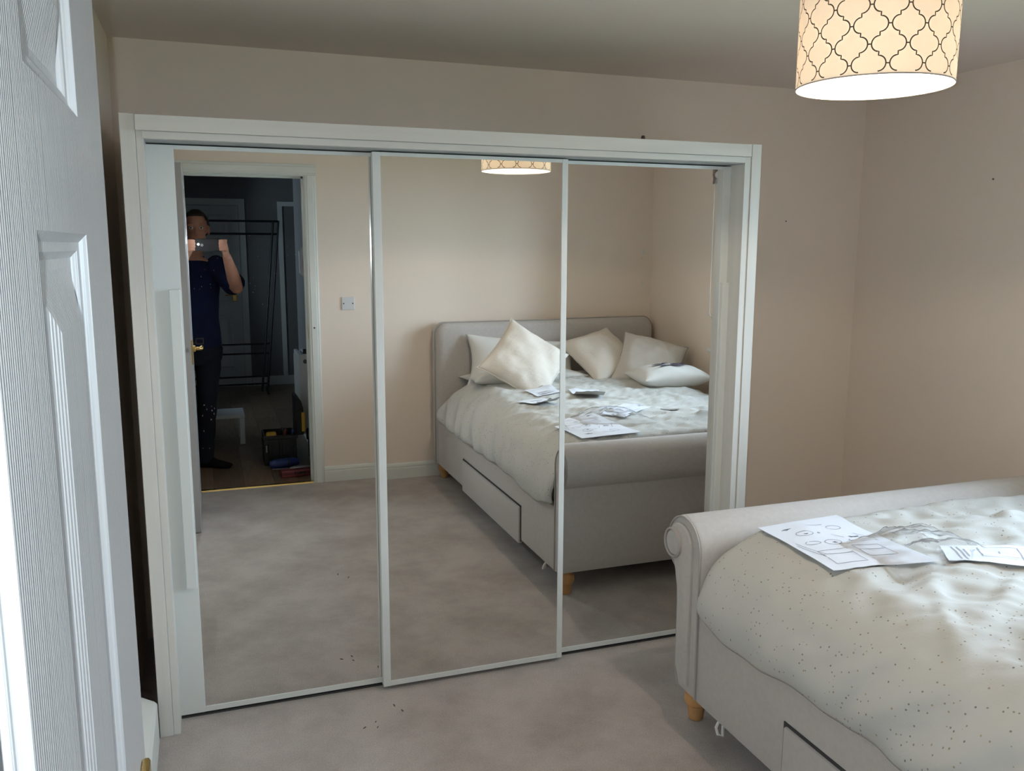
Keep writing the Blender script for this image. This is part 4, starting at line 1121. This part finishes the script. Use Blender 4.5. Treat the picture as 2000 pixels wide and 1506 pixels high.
def foot(bm, ank, d_, g=0.0):
    a_ = Vector(ank); h_ = Vector((a_.x, a_.y, 0)) - d_ * 0.055
    n_ = Vector((-d_.y, d_.x, 0))
    rings = []
    for t, hw, hh in ((0.0, 0.022, 0.035), (0.02, 0.034, 0.060), (0.06, 0.036, 0.085), (0.10, 0.036, 0.075), (0.15, 0.042, 0.050), (0.20, 0.046, 0.034), (0.235, 0.036, 0.026), (0.25, 0.018, 0.016)):
        c_ = h_ + d_ * t
        rings.append([(c_ + n_ * ((hw + g) * cos(2 * pi * k / 16)) + Vector((0, 0, max(0.002, hh / 2 + (hh / 2 + g) * sin(2 * pi * k / 16))))) for k in range(16)])
    loft(bm, rings)
foot(bm, ank_r, foot_dir[1]); foot(bm, ank_l, foot_dir[-1])
# hands: palm, four curled fingers and a thumb, gripping the phone's two ends
PHX0, PHX1, PHZ0, PHZ1 = -0.050, 0.110, 1.518, 1.594
def hand(bm, wrist, s):
    xe = PHX1 if s > 0 else PHX0
    w_ = Vector(wrist)
    palm = Vector((xe + s * 0.022, -2.812, 1.545))
    d_ = (palm - w_)
    tube(bm, [w_ - d_ * 0.1, w_.lerp(palm, 0.45), palm, palm + Vector((-s * 0.002, 0.012, 0.020))], [0.028, 0.032, 0.034, 0.026], 12, flat=(0.62, 1.15))
    for k, ln in enumerate((0.9, 1.0, 0.95, 0.78)):
        z = 1.583 - k * 0.0185
        base = palm + Vector((s * 0.006, 0.004, z - palm.z))
        tube(bm, [palm + Vector((0, -0.004, (z - palm.z) * 0.7)), base + Vector((s * 0.004, 0.020, 0)), Vector((xe + s * 0.010, -2.7655 + 0.006, z)), Vector((xe - s * (0.008 * ln), -2.7590, z - 0.001)), Vector((xe - s * (0.013 * ln), -2.7595, z - 0.002))],
             [0.011, 0.0100, 0.0092, 0.0085, 0.0065], 10)
    tube(bm, [palm + Vector((0, -0.008, -0.015)), palm + Vector((-s * 0.010, -0.010, -0.004)), Vector((xe - s * 0.014, -2.787, 1.556)), Vector((xe - s * 0.034, -2.785, 1.562))], [0.015, 0.013, 0.0105, 0.008], 10)
hand(bm, wr_r, 1); hand(bm, wr_l, -1)
# keep the grip's fingers out of the lens: fingertips stay at the phone's ends
pers = obj('person', bm, M['skin'], None, True, 0)
tag(pers, 'person in navy T-shirt and dark jeans photographing from the doorway', 'person')
remesh(pers, 0.0048, 3)
ROOT['person'] = Vector((0, 0, 0))
for s in (1, -1):
    bm = NB(); ellipsoid(bm, HEAD + Vector((s * 0.032, 0.082, 0.012)), (0.013, 0.010, 0.009), u=12, v=8)
    ey = obj('eye', bm, M['eye'], pers, True)
    bm = NB(); ellipsoid(bm, HEAD + Vector((s * 0.032, 0.089, 0.012)), (0.006, 0.0045, 0.006), u=10, v=6)
    obj('iris', bm, M['black'], ey, True)
bm = NB(); ellipsoid(bm, HEAD + Vector((0, 0.088, -0.064)), (0.025, 0.009, 0.006)); obj('mouth', bm, M['lip'], pers, True)
bm = NB()                                                                        # short hair: a cap over the crown, open at the face
g = bmesh.ops.create_uvsphere(bm, u_segments=32, v_segments=20, radius=1)
bmesh.ops.transform(bm, matrix=Matrix.Translation(HEAD + Vector((0, -0.012, 0.034))) @ Matrix.Diagonal((0.085, 0.104, 0.103, 1)), verts=g['verts'])
kill = [v for v in bm.verts if (v.co.y - HEAD.y > 0.045 and v.co.z - HEAD.z < 0.085) or v.co.z < HEAD.z - 0.055 or (v.co.y - HEAD.y > 0.0 and v.co.z < HEAD.z + 0.02)]
bmesh.ops.delete(bm, geom=kill, context='VERTS')
for v in bm.verts:
    v.co += (v.co - HEAD).normalized() * 0.006 * noise.noise(v.co * 60)
hr = obj('hair', bm, M['hair'], pers, True, 0)
sm = hr.modifiers.new('thick', 'SOLIDIFY'); sm.thickness = 0.012; sm.offset = -1
# T-shirt
bm = NB()
loft(bm, [oval((PX + 0.005, PY, 0.86), 0.168, 0.128), oval((PX + 0.005, PY, 0.95), 0.165, 0.135), oval((PX + 0.003, PY, 1.06), 0.158, 0.134), oval((PX, PY, 1.20), 0.170, 0.130), oval((PX, PY, 1.33), 0.188, 0.122), oval((PX, PY, 1.41), 0.178, 0.100), oval((PX + 0.005, PY + 0.005, 1.455), 0.100, 0.078)])
for (a, b_) in ((sh_r, el_r), (sh_l, el_l)):
    a, b_ = Vector(a), Vector(b_)
    tube(bm, [a - (b_ - a) * 0.25, a, a.lerp(b_, 0.4), a.lerp(b_, 0.90)], [0.060, 0.076, 0.076, 0.078], 16)
ts = obj('t_shirt', bm, M['shirt'], pers, True, 0)
remesh(ts, 0.007, 4)
bm = NB(); pts = oval((PX + 0.012, PY + 0.012, 1.468), 0.070, 0.064, 26, (0, -0.35)); tube(bm, pts + [pts[0]], 0.007, 8); obj('collar', bm, M['shirt'], ts, True)
# jeans
bm = NB()
loft(bm, [oval((PX, PY, 0.93), 0.158, 0.120), oval((PX, PY, 0.86), 0.170, 0.124), oval((PX, PY, 0.78), 0.172, 0.118), oval((PX, PY, 0.74), 0.15, 0.10)])
for (h_, k_, a_) in ((hip_r, knee_r, ank_r), (hip_l, knee_l, ank_l)):
    h_, k_, a_ = Vector(h_), Vector(k_), Vector(a_)
    n = 16
    pts, rad = [], []
    for i in range(n + 1):
        t = i / n
        pp = h_.lerp(k_, t * 2) if t < 0.5 else k_.lerp(a_ - Vector((0, 0, 0.045)), t * 2 - 1)
        pts.append(pp)
        rad.append(0.095 - 0.030 * min(1, t * 2) - 0.004 * max(0, t * 2 - 1) + 0.003 * sin(i * 2.3))
    tube(bm, pts, rad, 18)
jn = obj('jeans', bm, M['jeans'], pers, True, 0)
remesh(jn, 0.007, 3)
bm = NB()
for s in (1, -1):
    foot(bm, ank_r if s == 1 else ank_l, foot_dir[s], 0.005)
    a_ = Vector(ank_r if s == 1 else ank_l)
    tube(bm, [a_ + Vector((0, 0, -0.04)), a_ + Vector((0, 0, 0.10))], 0.044, 14)
sk_ = obj('socks', bm, M['sock'], pers, True, 0)
remesh(sk_, 0.006, 3)
bm = NB(); pts = [oval((PX, PY, z), 0.163 + d2, 0.125 + d2, 32) for z, d2 in ((0.895, 0.0), (0.897, 0.006), (0.928, 0.006), (0.93, 0.0))]; loft(bm, pts, False); bt = obj('belt', bm, M['belt'], pers, True)
bm = NB()
for q in ((-0.026, -0.020, -0.017, 0.017), (0.020, 0.026, -0.017, 0.017), (-0.026, 0.026, -0.021, -0.015), (-0.026, 0.026, 0.015, 0.021)):
    box(bm, PX + 0.028 + q[0], PX + 0.028 + q[1], PY + 0.128, PY + 0.138, 0.912 + q[2], 0.912 + q[3])
obj('buckle', bm, M['screw'], bt)
bm = NB()
random.seed(5)
for k in range(11):
    z = random.choice((0.44, 0.43, 0.45, 0.41, 0.35, 0.30, 0.17, 0.52)) + random.uniform(-0.02, 0.02)
    dx = random.uniform(-0.05, 0.05)
    kx = PX + 0.055 - 0.04 * max(0, (0.46 - z) / 0.4)
    ellipsoid(bm, (kx + dx, PY + 0.03 + sqrt(max(0, 0.068 ** 2 - dx * dx)) - 0.002, z), (random.uniform(0.002, 0.005), 0.003, random.uniform(0.002, 0.007)), u=8, v=6)
tag(obj('paint_splash', bm, M['splash'], jn), kind='stuff')

# phone with its lamp lit, held at the lens
ph = thing('phone', 'dark phone with its white lamp lit, held up by the person', 'phone', (0.043, -2.77, 1.556))
bm = NB(); box(bm, PHX0, PHX1, -2.7755, -2.7680, PHZ0, PHZ1, 0.003); obj('phone_body', bm, M['black'], ph)
bm = NB(); box(bm, PHX0 + 0.004, PHX1 - 0.004, -2.7765, -2.7755, PHZ0 + 0.004, PHZ1 - 0.004); obj('screen', bm, M['black'], ph)
bm = NB(); lathe(bm, [(0.009, -0.0065), (0.009, -0.005)], (0, -2.7627, 1.5554), 'y', 20); obj('lens_ring', bm, M['greyt'], ph)
bm = NB(); lathe(bm, [(0.0045, 0), (0.0045, 0.001)], (-0.021, -2.7680, 1.5600), 'y', 16); obj('flash_lamp', bm, M['led'], ph)
light('phone_lamp', 'SPOT', (-0.021, -2.7640, 1.5600), 26.0, (0.80, 0.93, 1.0), rot=(pi / 2 - 0.05, 0, -0.15), spot_size=2.6, spot_blend=0.6, shadow_soft_size=0.003)
